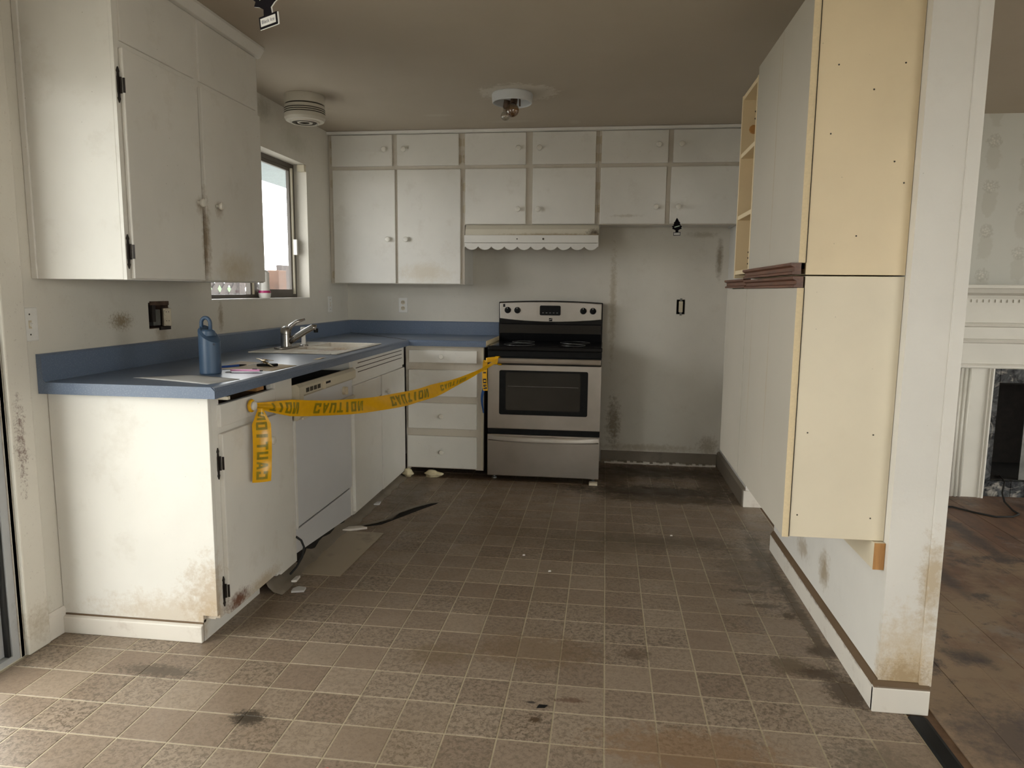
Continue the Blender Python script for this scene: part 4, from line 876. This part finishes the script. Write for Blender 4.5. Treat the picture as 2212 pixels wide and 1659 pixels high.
# ------------------------------------------------------------------ caution tape
tp = thing('caution_tape', (.95, -1.8, .6), 'yellow CAUTION tape strung from a drawer knob to the oven handle', 'tape')
LET = {'C': [(0, .0, .32, 1), (.32, .78, 1, 1), (.32, 0, 1, .22), (.68, .62, 1, .78), (.68, .22, 1, .38)], 'U': [(0, 0, .32, 1), (.68, 0, 1, 1), (.32, 0, .68, .22)],
       'T': [(.34, 0, .66, .78), (0, .78, 1, 1)], 'I': [(.3, 0, .7, 1)], 'O': [(0, 0, .32, 1), (.68, 0, 1, 1), (.32, .8, .68, 1), (.32, 0, .68, .2)],
       'N': [(0, 0, .28, 1), (.72, 0, 1, 1), 'D'], 'A': ['A1', 'A2', (.3, .18, .7, .36)]}
def letter_quads(ch):
    out = []
    for r_ in LET[ch]:
        if r_ == 'D': out.append(((.22, 1), (.46, 1), (.78, 0), (.54, 0)))
        elif r_ == 'A1': out.append(((0, 0), (.30, 0), (.60, 1), (.36, 1)))
        elif r_ == 'A2': out.append(((.70, 0), (1, 0), (.64, 1), (.40, 1)))
        else: out.append(((r_[0], r_[1]), (r_[2], r_[1]), (r_[2], r_[3]), (r_[0], r_[3])))
    return out
def ribbon(parent, name, fn, s0, s1, mat, n_=60, nv=6):
    m = MB(); rows = [[m.bm.verts.new(fn(s0 + (s1 - s0) * i / n_, -1 + 2 * j / nv, 0)) for j in range(nv + 1)] for i in range(n_ + 1)]
    for i in range(n_):
        for j in range(nv): m.bm.faces.new((rows[i][j], rows[i + 1][j], rows[i + 1][j + 1], rows[i][j + 1]))
    return m.build(name, mat, parent, smooth=True)
def lettering(parent, fn, word, s0, s1, flip, mat, th=.66, off=.0008):
    m = MB(); n_ = len(word); step = (s1 - s0) / n_
    for k, ch in enumerate(word):
        cw = step * .80
        for A, B_, C_, D_ in letter_quads(ch):
            def at(u, v):
                p = (A[0] * (1 - u) + B_[0] * u) * (1 - v) + (D_[0] * (1 - u) + C_[0] * u) * v; q = (A[1] * (1 - u) + B_[1] * u) * (1 - v) + (D_[1] * (1 - u) + C_[1] * u) * v
                return fn(s0 + k * step + p * cw, flip * (2 * q - 1) * th, off)
            g_ = [[m.bm.verts.new(at(i / 4, j / 4)) for j in range(5)] for i in range(5)]
            for i in range(4):
                for j in range(4): m.bm.faces.new((g_[i][j], g_[i + 1][j], g_[i + 1][j + 1], g_[i][j + 1]))
    return m.build('lettering', mat, parent)
TA = Vector((.642, -2.785, .834)); TB = Vector((1.285, -.725, .826))
def span(s, v, off):
    p = TA.lerp(TB, s); p.z -= .112 * 4 * s * (1 - s)
    hw = .036 * min(1, .22 + s / .13); tw = 0
    if s > .62: hw *= 1 - .62 * min(1, (s - .62) / .25)
    dirn = (TB - TA).normalized(); nrm = Vector((dirn.y, -dirn.x, 0))          # toward the room
    lean = .25 * math.sin(s * 9) * min(1, s / .1)
    wv = Vector((0, 0, 1)) * math.cos(lean) + nrm * math.sin(lean)
    ripple = .006 * math.sin(s * 34 + v * 2.0) * (1 - abs(2 * s - 1)) + .010 * (1 - min(1, s / .15)) * math.cos(v * 4)
    return p + wv * (v * hw) + nrm * (ripple + off)
sp_o = ribbon(tp, 'span', span, 0., 1., 'tape', 90)
lettering(sp_o, span, 'TION', .045, .125, -1, 'tapeink', .7); lettering(sp_o, span, 'CAUTION', .165, .33, -1, 'tapeink')
lettering(sp_o, span, 'CAUTION', .43, .60, -1, 'tapeink'); lettering(sp_o, span, 'CAUTION', .66, .80, -1, 'tapeink', .5)
HX = .650
def tail(s, v, off):
    z = .825 - s * .285; hw = .0345 * min(1, .25 + s / .28); c0 = Vector((HX + .030 + .006 * math.sin(s * 3), -2.790 - .012 * s, z))
    ex = Vector((.86, .51, 0)); ny = Vector((.51, -.86, 0))
    return c0 + ex * (v * hw) + ny * (.006 * (1 - v * v) + .003 * math.sin(s * 15 + v) + off)
tl = ribbon(tp, 'tail', tail, 0., 1., 'tape', 40)
lettering(tl, tail, 'CAUTION', .96, .02, 1, 'tapeink', .60)
MB().tube([(HX - .008, -2.785 + .019 * math.cos(2 * PI * k / 20), .833 + .019 * math.sin(2 * PI * k / 20)) for k in range(21)], .007, 8).build('knob_wrap', 'tape', tp, smooth=True)
def wrap(s, v, off):
    a = -.9 + s * 2 * PI; return Vector((1.268 + .030 * s + v * .012, YF3 - .056 + math.cos(a) * -.020 - off, .820 + math.sin(a) * .030))
ribbon(tp, 'handle_wrap', wrap, 0., 1., 'tape', 30, 2)
def flap(s, v, off):     # strip folded over the handle and hanging at the stove corner
    if s < .4:
        u = s / .4; p = Vector((1.285 - .085 * u, YF3 - .068, .834 - .012 * u)); wv = Vector((0, 0, 1))
    else:
        u = (s - .4) / .6; p = Vector((1.200 - .006 * math.sin(u * 3), YF3 - .060 + .01 * u, .822 - .205 * u)); wv = Vector((.95, .2, 0)) * .62
    return p + wv * (v * (.016 if s < .4 else .026)) + Vector((0, -off, 0))
fl = ribbon(tp, 'short_end', flap, 0., 1., 'tape', 40)
lettering(fl, flap, 'NO', .97, .74, 1, 'tapeblk', .7); lettering(fl, flap, 'IT', .68, .50, 1, 'tapeblk', .6)
m = MB(); prev = None
for k in range(21):
    u = k / 20; c = Vector((1.190 - .012 * u - .010 * math.sin(u * 4), YF3 - .045, .635 - .17 * u)); hw = .010 * (1 - .6 * u) + .001
    ring = [m.bm.verts.new(c + Vector((-hw, 0, 0))), m.bm.verts.new(c + Vector((hw, -.004, 0)))]
    if prev: m.bm.faces.new((prev[0], prev[1], ring[1], ring[0]))
    prev = ring
o = m.build('blue_ribbon', 'blueband', tp, smooth=True)

# ------------------------------------------------------------------ hanging pantry units on the partition
PF = 2.545
def pantry(label, y0, y1, z0, z1, seam_y, near_mat, front=True):
    c = thing('pantry_cabinet', ((PF + PX0) / 2, (y0 + y1) / 2, z0), label, 'cabinet'); t = .018
    B(PF + .02, PX0 - .001, y0, y0 + t, z0, z1).build('side_panel', near_mat, c, bevel=.001); B(PF + .02, PX0 - .001, y1 - t, y1, z0, z1).build('side_panel', near_mat, c)
    MB().box(PF + .02, PX0 - .001, y0 + t, y1 - t, z0, z0 + t).box(PF + .02, PX0 - .001, y0 + t, y1 - t, z1 - t, z1).box(PX0 - .007, PX0 - .001, y0 + t, y1 - t, z0 + t, z1 - t).build('body', near_mat, c)
    return c
GAP = .004
c1 = pantry('cream pantry wall unit, lower one of the nearest pair on the partition', -3.092, -2.316, .53, 1.333, None, 'cream2')
B(PF, PF + .018, -3.088, -2.318, .527, 1.298).build('door', 'lam', c1, bevel=.001); B(PF - .001, PF + .019, -3.0905, -3.0885, .527, 1.298).build('door_edge', 'chip', c1)
c2 = pantry('tall cream pantry unit, upper one of the nearest pair on the partition', -3.092, -2.328, 1.337, 2.155, None, 'cream')
B(PF, PF + .018, -3.088, -2.330, 1.372, 2.152).build('door', 'lam', c2, bevel=.001); B(PF - .001, PF + .019, -3.0905, -3.0885, 1.372, 2.152).build('door_edge', 'chip', c2)
c3 = pantry('small pale pantry wall unit, far one under the open shelf', -2.313, -1.852, .53, 1.325, None, 'cream2')
B(PF, PF + .018, -2.311, -1.850, .527, 1.298).build('door', 'lam', c3, bevel=.001)
for (y0, y1, zt, zb, xo, par) in ((-3.095, -2.33, 1.372, 1.338, .012, c2), (-3.095, -2.316, 1.332, 1.299, .004, c1), (-2.312, -1.848, 1.338, 1.302, .004, c3)):
    a = PF - xo
    MB().prism([(a - .008, y0, zb), (a + .018, y0, zb), (a + .018, y0, zt), (a - .012, y0, zt), (a - .012, y0, zt - .008), (a - .001, y0, zt - .013), (a - .001, y0, zb + .010), (a - .008, y0, zb + .007)], (0, y1 - y0, 0)).build('wood_pull', 'redwood', par)
# near face: exposed chipboard front edge and small holes
for c_, zlo, zhi, mt in ((c1, .53, 1.298, 'chip'), (c2, 1.372, 2.15, 'chip')):
    B(PF + .0185, PF + .0198, -3.0935, -2.4, zlo, zhi).build('gap_strip', 'mblack', c_)
for yy, zz_, cc in ((0, 0, 0),):
    for (xx, z, par) in ((2.60, .86, c1), (2.79, .86, c1), (2.585, .60, c1), (2.80, .60, c1), (2.61, 1.74, c2), (2.62, 1.93, c2), (2.72, 1.86, c2), (2.82, 1.60, c2), (2.80, 1.93, c2), (2.79, 1.66, c2), (2.70, 1.45, c2)):
        MB().lathe([(.0025, 0), (.0025, .0008)], (xx, -3.0922, z), (0, -1, 0), 8).build('screw_hole', 'groove', par)
c4 = thing('open_shelf_unit', ((PF + PX0) / 2, -2.16, 1.345), 'open cream shelf unit at the far end above the small pantry unit', 'shelf')
y0, y1, z0, z1 = -2.326, -1.995, 1.345, 2.125; t = .018
B(PF, PX0 - .001, y0, y0 + t, z0, z1).build('side_panel', 'cream', c4); far = B(PF, PX0 - .001, y1 - t, y1, z0, z1).build('side_panel', 'cream', c4)
for z in (z0 + .015, 1.598, 1.862, z1 - t): B(PF + .002, PX0 - .001, y0 + t, y1 - t, z, z + t).build('shelf', 'cream', c4, bevel=.001)
B(PX0 - .008, PX0 - .001, y0 + t, y1 - t, z0 + .033, z1 - t).build('back_panel', 'cream', c4)
for z in (1.46, 1.435, 1.41, 2.06, 2.03): MB().lathe([(.004, 0), (.004, .001)], (2.60, y1 - t, z), (0, -1, 0), 8).build('peg_hole', 'groove', far)
MB().lathe([(.020, 0), (.016, .003)], (2.595, y1 - t, 1.985), (0, -1, 0), 9).build('water_stain_knot', 'fir', far)
# cleats under the pantry
cl = thing('hanging_rail', (2.83, -2.7, .444), 'cream hanging rail with raw orange end under the pantry units', 'rail')
B(2.812, 2.844, -3.108, -2.33, .444, .528).build('rail', 'cream2', cl, bevel=.001); B(2.812, 2.844, -3.1095, -3.1085, .444, .528).build('raw_end', 'fir', cl)
tag(B(2.765, 2.805, -2.72, -2.70, .495, .529).build('small_cleat', 'cream2'), 'small cream cleat under the lower pantry unit', 'cleat')

# ------------------------------------------------------------------ ceiling things
vt = thing('ceiling_vent', (.235, -1.265, H), 'round ribbed white ceiling fixture near the sink window', 'vent')
MB().lathe([(.112, 0), (.115, -.012), (.112, -.05)], (.235, -1.265, H - .001), 'Z', 40).build('collar', 'detector', vt, smooth=SM)
MB().lathe([(.106, -.05), (.106, -.058)], (.235, -1.265, H - .001), 'Z', 40).build('shadow_groove', 'groove', vt)
pr = [(.112, -.058), (.113, -.075)]
for k in range(3): pr += [(.108, -.076 - k * .011), (.108, -.080 - k * .011), (.114, -.081 - k * .011), (.114, -.086 - k * .011)]
pr += [(.114, -.125), (.106, -.14), (.088, -.142)]
for k in range(3): MB().lathe([(.1142, -.0765 - k * .011), (.1142, -.0798 - k * .011)], (.235, -1.265, H - .001), 'Z', 40).build('rib_shadow', 'groove', vt)
dv_ = MB().lathe(pr, (.235, -1.265, H - .001), 'Z', 40).build('drum', 'detector', vt, smooth=.4)
for r_ in (.085, .066, .046, .026): MB().lathe([(r_, -.142), (r_ - .004, -.150), (r_ - .012, -.150), (r_ - .013, -.142)], (.235, -1.265, H - .001), 'Z', 32).build('ring', 'groove' if r_ in (.066, .026) else 'detector', dv_, smooth=.4)
lf = thing('ceiling_light', (1.428, -1.20, H), 'bare two-bulb ceiling light with white metal pan', 'ceiling light')
MB().lathe([(.112, 0), (.115, -.006), (.112, -.048), (.108, -.052), (.106, -.048), (.108, -.01), (.02, -.006)], (1.428, -1.20, H - .001), 'Z', 40, True).build('pan', 'enamel', lf, smooth=.5)
def bulb(c, d, mat, r=.031):
    c = Vector(c); d = Vector(d).normalized()
    sk_ = MB().lathe([(.019, 0), (.020, .035), (.017, .045)], c, d, 16).build('socket', 'rust', lf, smooth=SM)
    pr_ = [(.014, .045), (.016, .055)]
    for k in range(10): a = PI * (.18 + .82 * k / 9); pr_.append((max(.001, r * math.sin(a)), .045 + r * (1.0 - math.cos(a)) + .012))
    MB().lathe(pr_, c, d, 22).build('bulb', mat, sk_, smooth=True)
bulb((1.40, -1.20, H - .035), (-.15, .12, -1), 'bulb', .026); bulb((1.442, -1.225, H - .035), (-.03, -.62, -.78), 'bulbamber', .037)
MB().tube([(1.47, -1.20, H - .01), (1.472, -1.21, H - .07)], .004, 8).build('threaded_rod', 'rust', lf)

# ------------------------------------------------------------------ hanging tree air fresheners
TREE = [(-.5, 0), (.5, 0), (.5, .20), (.22, .20), (.20, .30), (.42, .36), (.70, .40), (.60, .47), (.74, .52), (.62, .58), (.46, .60), (.52, .66), (.40, .70), (.46, .76), (.28, .83), (.14, .96), (0, 1.04)]
TREE = TREE + [(-a, b) for a, b in TREE[::-1][1:-2]]
def freshener(base, ang, scale, label, lean, top):
    """base: bottom centre; ang: yaw of the card; top: where its string is tied"""
    f = thing('air_freshener', base, label, 'air freshener'); W, Hh = .046 * scale, .112 * scale
    ex = Vector((math.cos(ang) * math.cos(lean), math.sin(ang) * math.cos(lean), math.sin(lean))); nrm = Vector((math.sin(ang), -math.cos(ang), 0)); ez = nrm.cross(ex) * -1
    if ez.z < 0: ez = -ez
    b = Vector(base); P = lambda u, v, o=0.: b + ex * (u * W) + ez * (v * Hh) + nrm * o
    MB().prism([P(u * 1.06 + .04, v * 1.02 - .012, -.0012) for u, v in TREE], nrm * .0012).build('card', 'card', f)
    MB().prism([P(u, v, .0) for u, v in TREE], nrm * .0007).build('printed_tree', 'cardblk', f)
    MB().prism([P(u, v, .0007) for u, v in ((-.42, .035), (.42, .035), (.42, .165), (-.42, .165))], nrm * .0005).build('name_label', 'card', f)
    MB().prism([P(u, v, .0007) for u, v in ((-.36, .46), (.38, .54), (.38, .60), (-.36, .52))], nrm * .0005).build('band', 'greenband', f)
    cu = bpy.data.curves.new('t', 'FONT'); cu.body = 'Black Ice'; cu.size = .0092 * scale; cu.align_x = 'CENTER'; cu.align_y = 'CENTER'
    to = bpy.data.objects.new('t', cu); COL.objects.link(to); dg = bpy.context.evaluated_depsgraph_get(); me = bpy.data.meshes.new_from_object(to.evaluated_get(dg)); bpy.data.objects.remove(to)
    M_ = Matrix((ex, ez, nrm)).transposed().to_4x4(); M_.translation = P(0, .10, .0014) - b; me.transform(M_); me.materials.clear(); me.materials.append(MAT['ink'])
    lo_ = bpy.data.objects.new('name_lettering', me); COL.objects.link(lo_); lo_.parent = f
    tt = P(0, 1.0, 0); MB().tube([tt, Vector(top) + ex * .007], .0007, 5).build('string', 'card', f); MB().tube([tt, Vector(top) - ex * .007], .0007, 5).build('string', 'card', f)
freshener((1.335, -3.98, 1.770), -.35, 1.0, 'black tree-shaped air freshener hanging from the ceiling near the camera', .10, (1.328, -3.98, H - .002))
freshener((2.437, -.392, 1.655), 0.0, 1.0, 'black tree-shaped air freshener hanging from a cabinet knob', .03, (2.443, -.366, 1.838))

# ------------------------------------------------------------------ switches and outlets
def plate_x(name, label, y, z, kind):
    p = thing(name, (0, y, z), label, 'outlet' if kind == 'outlet' else 'switch'); B(.0, .006, y - .036, y + .036, z - .058, z + .058).build('plate', 'white', p, bevel=.003)
    if kind == 'outlet':
        for dz in (-.02, .02): MB().lathe([(.015, 0), (.015, .002)], (.006, y, z + dz), 'X', 16).build('socket_face', 'almond', p)
    else:
        B(.005, .0075, y - .006, y + .006, z - .014, z + .014).build('toggle_slot', 'almond', p)
        MB().prism([(.006, y - .004, z - .004), (.006, y + .004, z - .004), (.006, y + .004, z + .008), (.006, y - .004, z + .008)], (.010, 0, -.006)).build('toggle', 'white', p)
    for dz in (-.035, .035): MB().lathe([(.003, 0), (.003, .001)], (.006, y, z + dz), 'X', 8).build('screw', 'groove', p)
plate_x('light_switch', 'white light switch plate beside the glass door', -3.098, 1.148, 'switch')
plate_x('light_switch', 'white switch plate between the sink window and the corner', -.372, 1.168, 'switch')
p = thing('wall_outlet', (.44, 0, 1.16), 'white duplex outlet on the back wall above the counter', 'outlet')
B(.405, .475, -.006, 0, 1.104, 1.217).build('plate', 'white', p, bevel=.003)
for dz in (-.022, .022):
    s_ = MB().lathe([(.016, 0), (.016, .002)], (.44, -.006, 1.16 + dz), (0, -1, 0), 18).build('socket_face', 'almond', p)
    for dx in (-.006, .006): B(.44 + dx - .0015, .44 + dx + .0015, -.0088, -.0079, 1.158 + dz, 1.168 + dz).build('slot', 'groove', s_)
p = thing('open_outlet', (2.5215, .03, 1.174), 'outlet without cover in the empty fridge space', 'outlet')
B(NICH[0], NICH[1], .045, .06, NICH[2], NICH[3]).build('box', 'void', p)
B(2.508, 2.536, -.004, .03, 1.135, 1.215).build('device', 'almond', p, bevel=.004)
for dz in (-.018, .018): MB().lathe([(.013, 0), (.013, .003)], (2.522, -.004, 1.175 + dz), (0, -1, 0), 14).build('socket_face', 'almond', p)
MB().box(2.514, 2.530, -.005, -.002, 1.215, 1.236).box(2.514, 2.530, -.005, -.002, 1.112, 1.135).build('mounting_ear', 'galv', p)
p = thing('torn_outlet_box', (-.03, -2.365, 1.155), 'rusty broken outlet box torn open in the left wall', 'outlet')
y0, y1, z0, z1 = BOXH
MB().box(-.075, -.070, y0, y1, z0, z1).box(-.07, -.004, y0, y0 + .003, z0, z1).box(-.07, -.004, y1 - .003, y1, z0, z1).box(-.07, -.004, y0 + .003, y1 - .003, z0, z0 + .003).box(-.07, -.004, y0 + .003, y1 - .003, z1 - .003, z1).build('box', 'rust', p)
B(-.055, -.002, -2.402, -2.352, z0 + .012, z1 - .03).build('bracket', 'galv', p, bevel=.003)
fd = Vector((.72, -.69, 0)); sd = Vector((.69, .72, 0)); oc = Vector((.004, -2.318, 0))
MB().prism([oc + fd * .016 + sd * .017 + Vector((0, 0, z0 + .008)), oc + fd * .016 - sd * .017 + Vector((0, 0, z0 + .008)), oc - fd * .020 - sd * .017 + Vector((0, 0, z0 + .008)), oc - fd * .020 + sd * .017 + Vector((0, 0, z0 + .008))], (0, 0, .080)).build('device', 'almond', p, bevel=.004)
for dz in (.022, .062):
    so = MB().lathe([(.0155, 0), (.0150, .004)], oc + fd * .016 + Vector((0, 0, z0 + .008 + dz - .002)), fd, 16).build('socket_face', 'almond', p)
    for q in (-.005, .005): MB().lathe([(.002, 0), (.002, .0006)], oc + fd * .0202 + sd * q + Vector((0, 0, z0 + .010 + dz)), fd, 6).build('slot', 'groove', so)
B(.0, .006, -2.43, -2.30, z1 - .012, z1 + .006).build('strap', 'rust', p); B(.0, .008, -2.37, -2.295, z0 - .008, z0 + .006).build('strap', 'iron', p)
B(-.02, .012, -2.43, -2.408, z0 + .03, z1 - .01).build('wire_block', 'iron', p)

# ------------------------------------------------------------------ living room: fireplace and cord
fp = thing('fireplace', (4.85, -.56, 0), 'white fluted mantel with dark marble fireplace', 'fireplace')
X0, X1 = 4.10, 5.60
B(X0 - .06, X1 + .06, -.70, -.501, 1.322, 1.345).build('shelf', 'mantel', fp, bevel=.004)
MB().prism([(X0 - .04, -.501, 1.322), (X0 - .04, -.68, 1.322), (X0 - .04, -.66, 1.295), (X0 - .04, -.62, 1.28), (X0 - .04, -.61, 1.262), (X0 - .04, -.501, 1.262)], (X1 - X0 + .08, 0, 0)).build('crown_moulding', 'mantel', fp)
B(X0 - .01, X1 + .01, -.60, -.501, 1.225, 1.262).build('dentil_backing', 'mantel', fp)
xx = X0
while xx < X1: B(xx, xx + .022, -.612, -.60, 1.238, 1.256).build('dentil', 'mantel', fp); xx += .034
B(X0, X1, -.585, -.501, .83, 1.225).build('frieze', 'mantel', fp)
for z in (1.085, .985): MB().prism([(X0, -.585, z), (X0, -.600, z + .006), (X0, -.604, z + .016), (X0, -.596, z + .026), (X0, -.585, z + .030)], (X1 - X0, 0, 0)).build('moulding', 'mantel', fp)
MB().prism([(X0, -.585, .832), (X0, -.605, .836), (X0, -.605, .848), (X0, -.595, .858), (X0, -.585, .860)], (X1 - X0, 0, 0)).build('moulding', 'mantel', fp)
for a, b, s in ((4.16, 4.392, 1), (5.308, 5.54, -1)):
    pl = B(a, b, -.56, -.501, 0, .83).build('pilaster', 'mantel', fp)
    for k in range(3):
        xa = a + .035 + k * .026 if s > 0 else b - .055 - k * .026
        MB().lathe([(.009, 0), (.009, .83)], (xa + .01, -.562, 0), 'Z', 10).build('reed', 'mantel', pl, smooth=True)
    xa = b - .034 if s > 0 else a
    MB().prism([(xa, -.56, 0), (xa + .006, -.574, 0), (xa + .016, -.568, 0), (xa + .024, -.580, 0), (xa + .034, -.578, 0), (xa + .034, -.56, 0)], (0, 0, .83)).build('edge_moulding', 'mantel', pl)
tl_ = []
for (a, b, c_, d_) in ((4.393, 4.449, .425, .60), (4.393, 4.449, .60, .829), (4.393, 4.449, .25, .425), (4.393, 4.449, .106, .25), (5.251, 5.307, .106, .25), (5.251, 5.307, .25, .425), (5.251, 5.307, .425, .60), (5.251, 5.307, .60, .829)): tl_.append((a, b, c_, d_))
for k in range(4): tl_.append((4.451 + k * .2, 4.649 + k * .2, .737, .829))
for k in range(5): tl_.append((4.393 + k * .183, 4.574 + k * .183, .001, .104))
for a, b, c_, d_ in tl_: B(a + .0008, b - .0008, -.530, -.501, c_ + .0008, d_ - .0008).build('marble_tile', 'marble', fp)
MB().box(4.452, 5.248, -.02, .0, .106, .733).box(4.452, 4.46, -.499, -.02, .106, .733).box(5.24, 5.248, -.499, -.02, .106, .733).box(4.46, 5.24, -.499, -.02, .106, .114).box(4.46, 5.24, -.499, -.02, .725, .733).build('firebox', 'void', fp)
B(4.62, 4.66, -.52, -.505, .115, .72).build('screen_frame', 'galv', fp)
tag(MB().tube([(3.75, -.86, .006), (4.0, -.82, .006), (4.10, -.83, .006), (4.17, -.92, .006), (4.26, -1.0, .006), (4.36, -.98, .006), (4.425, -.92, .006), (4.43, -.84, .006), (4.43, -.75, .03), (4.46, -.66, .06), (4.50, -.60, .115), (4.52, -.54, .118), (4.54, -.46, .122)], .0055, 8).build('power_cord', 'rubber', smooth=True), 'black power cord running across the floorboards into the fireplace', 'cord')
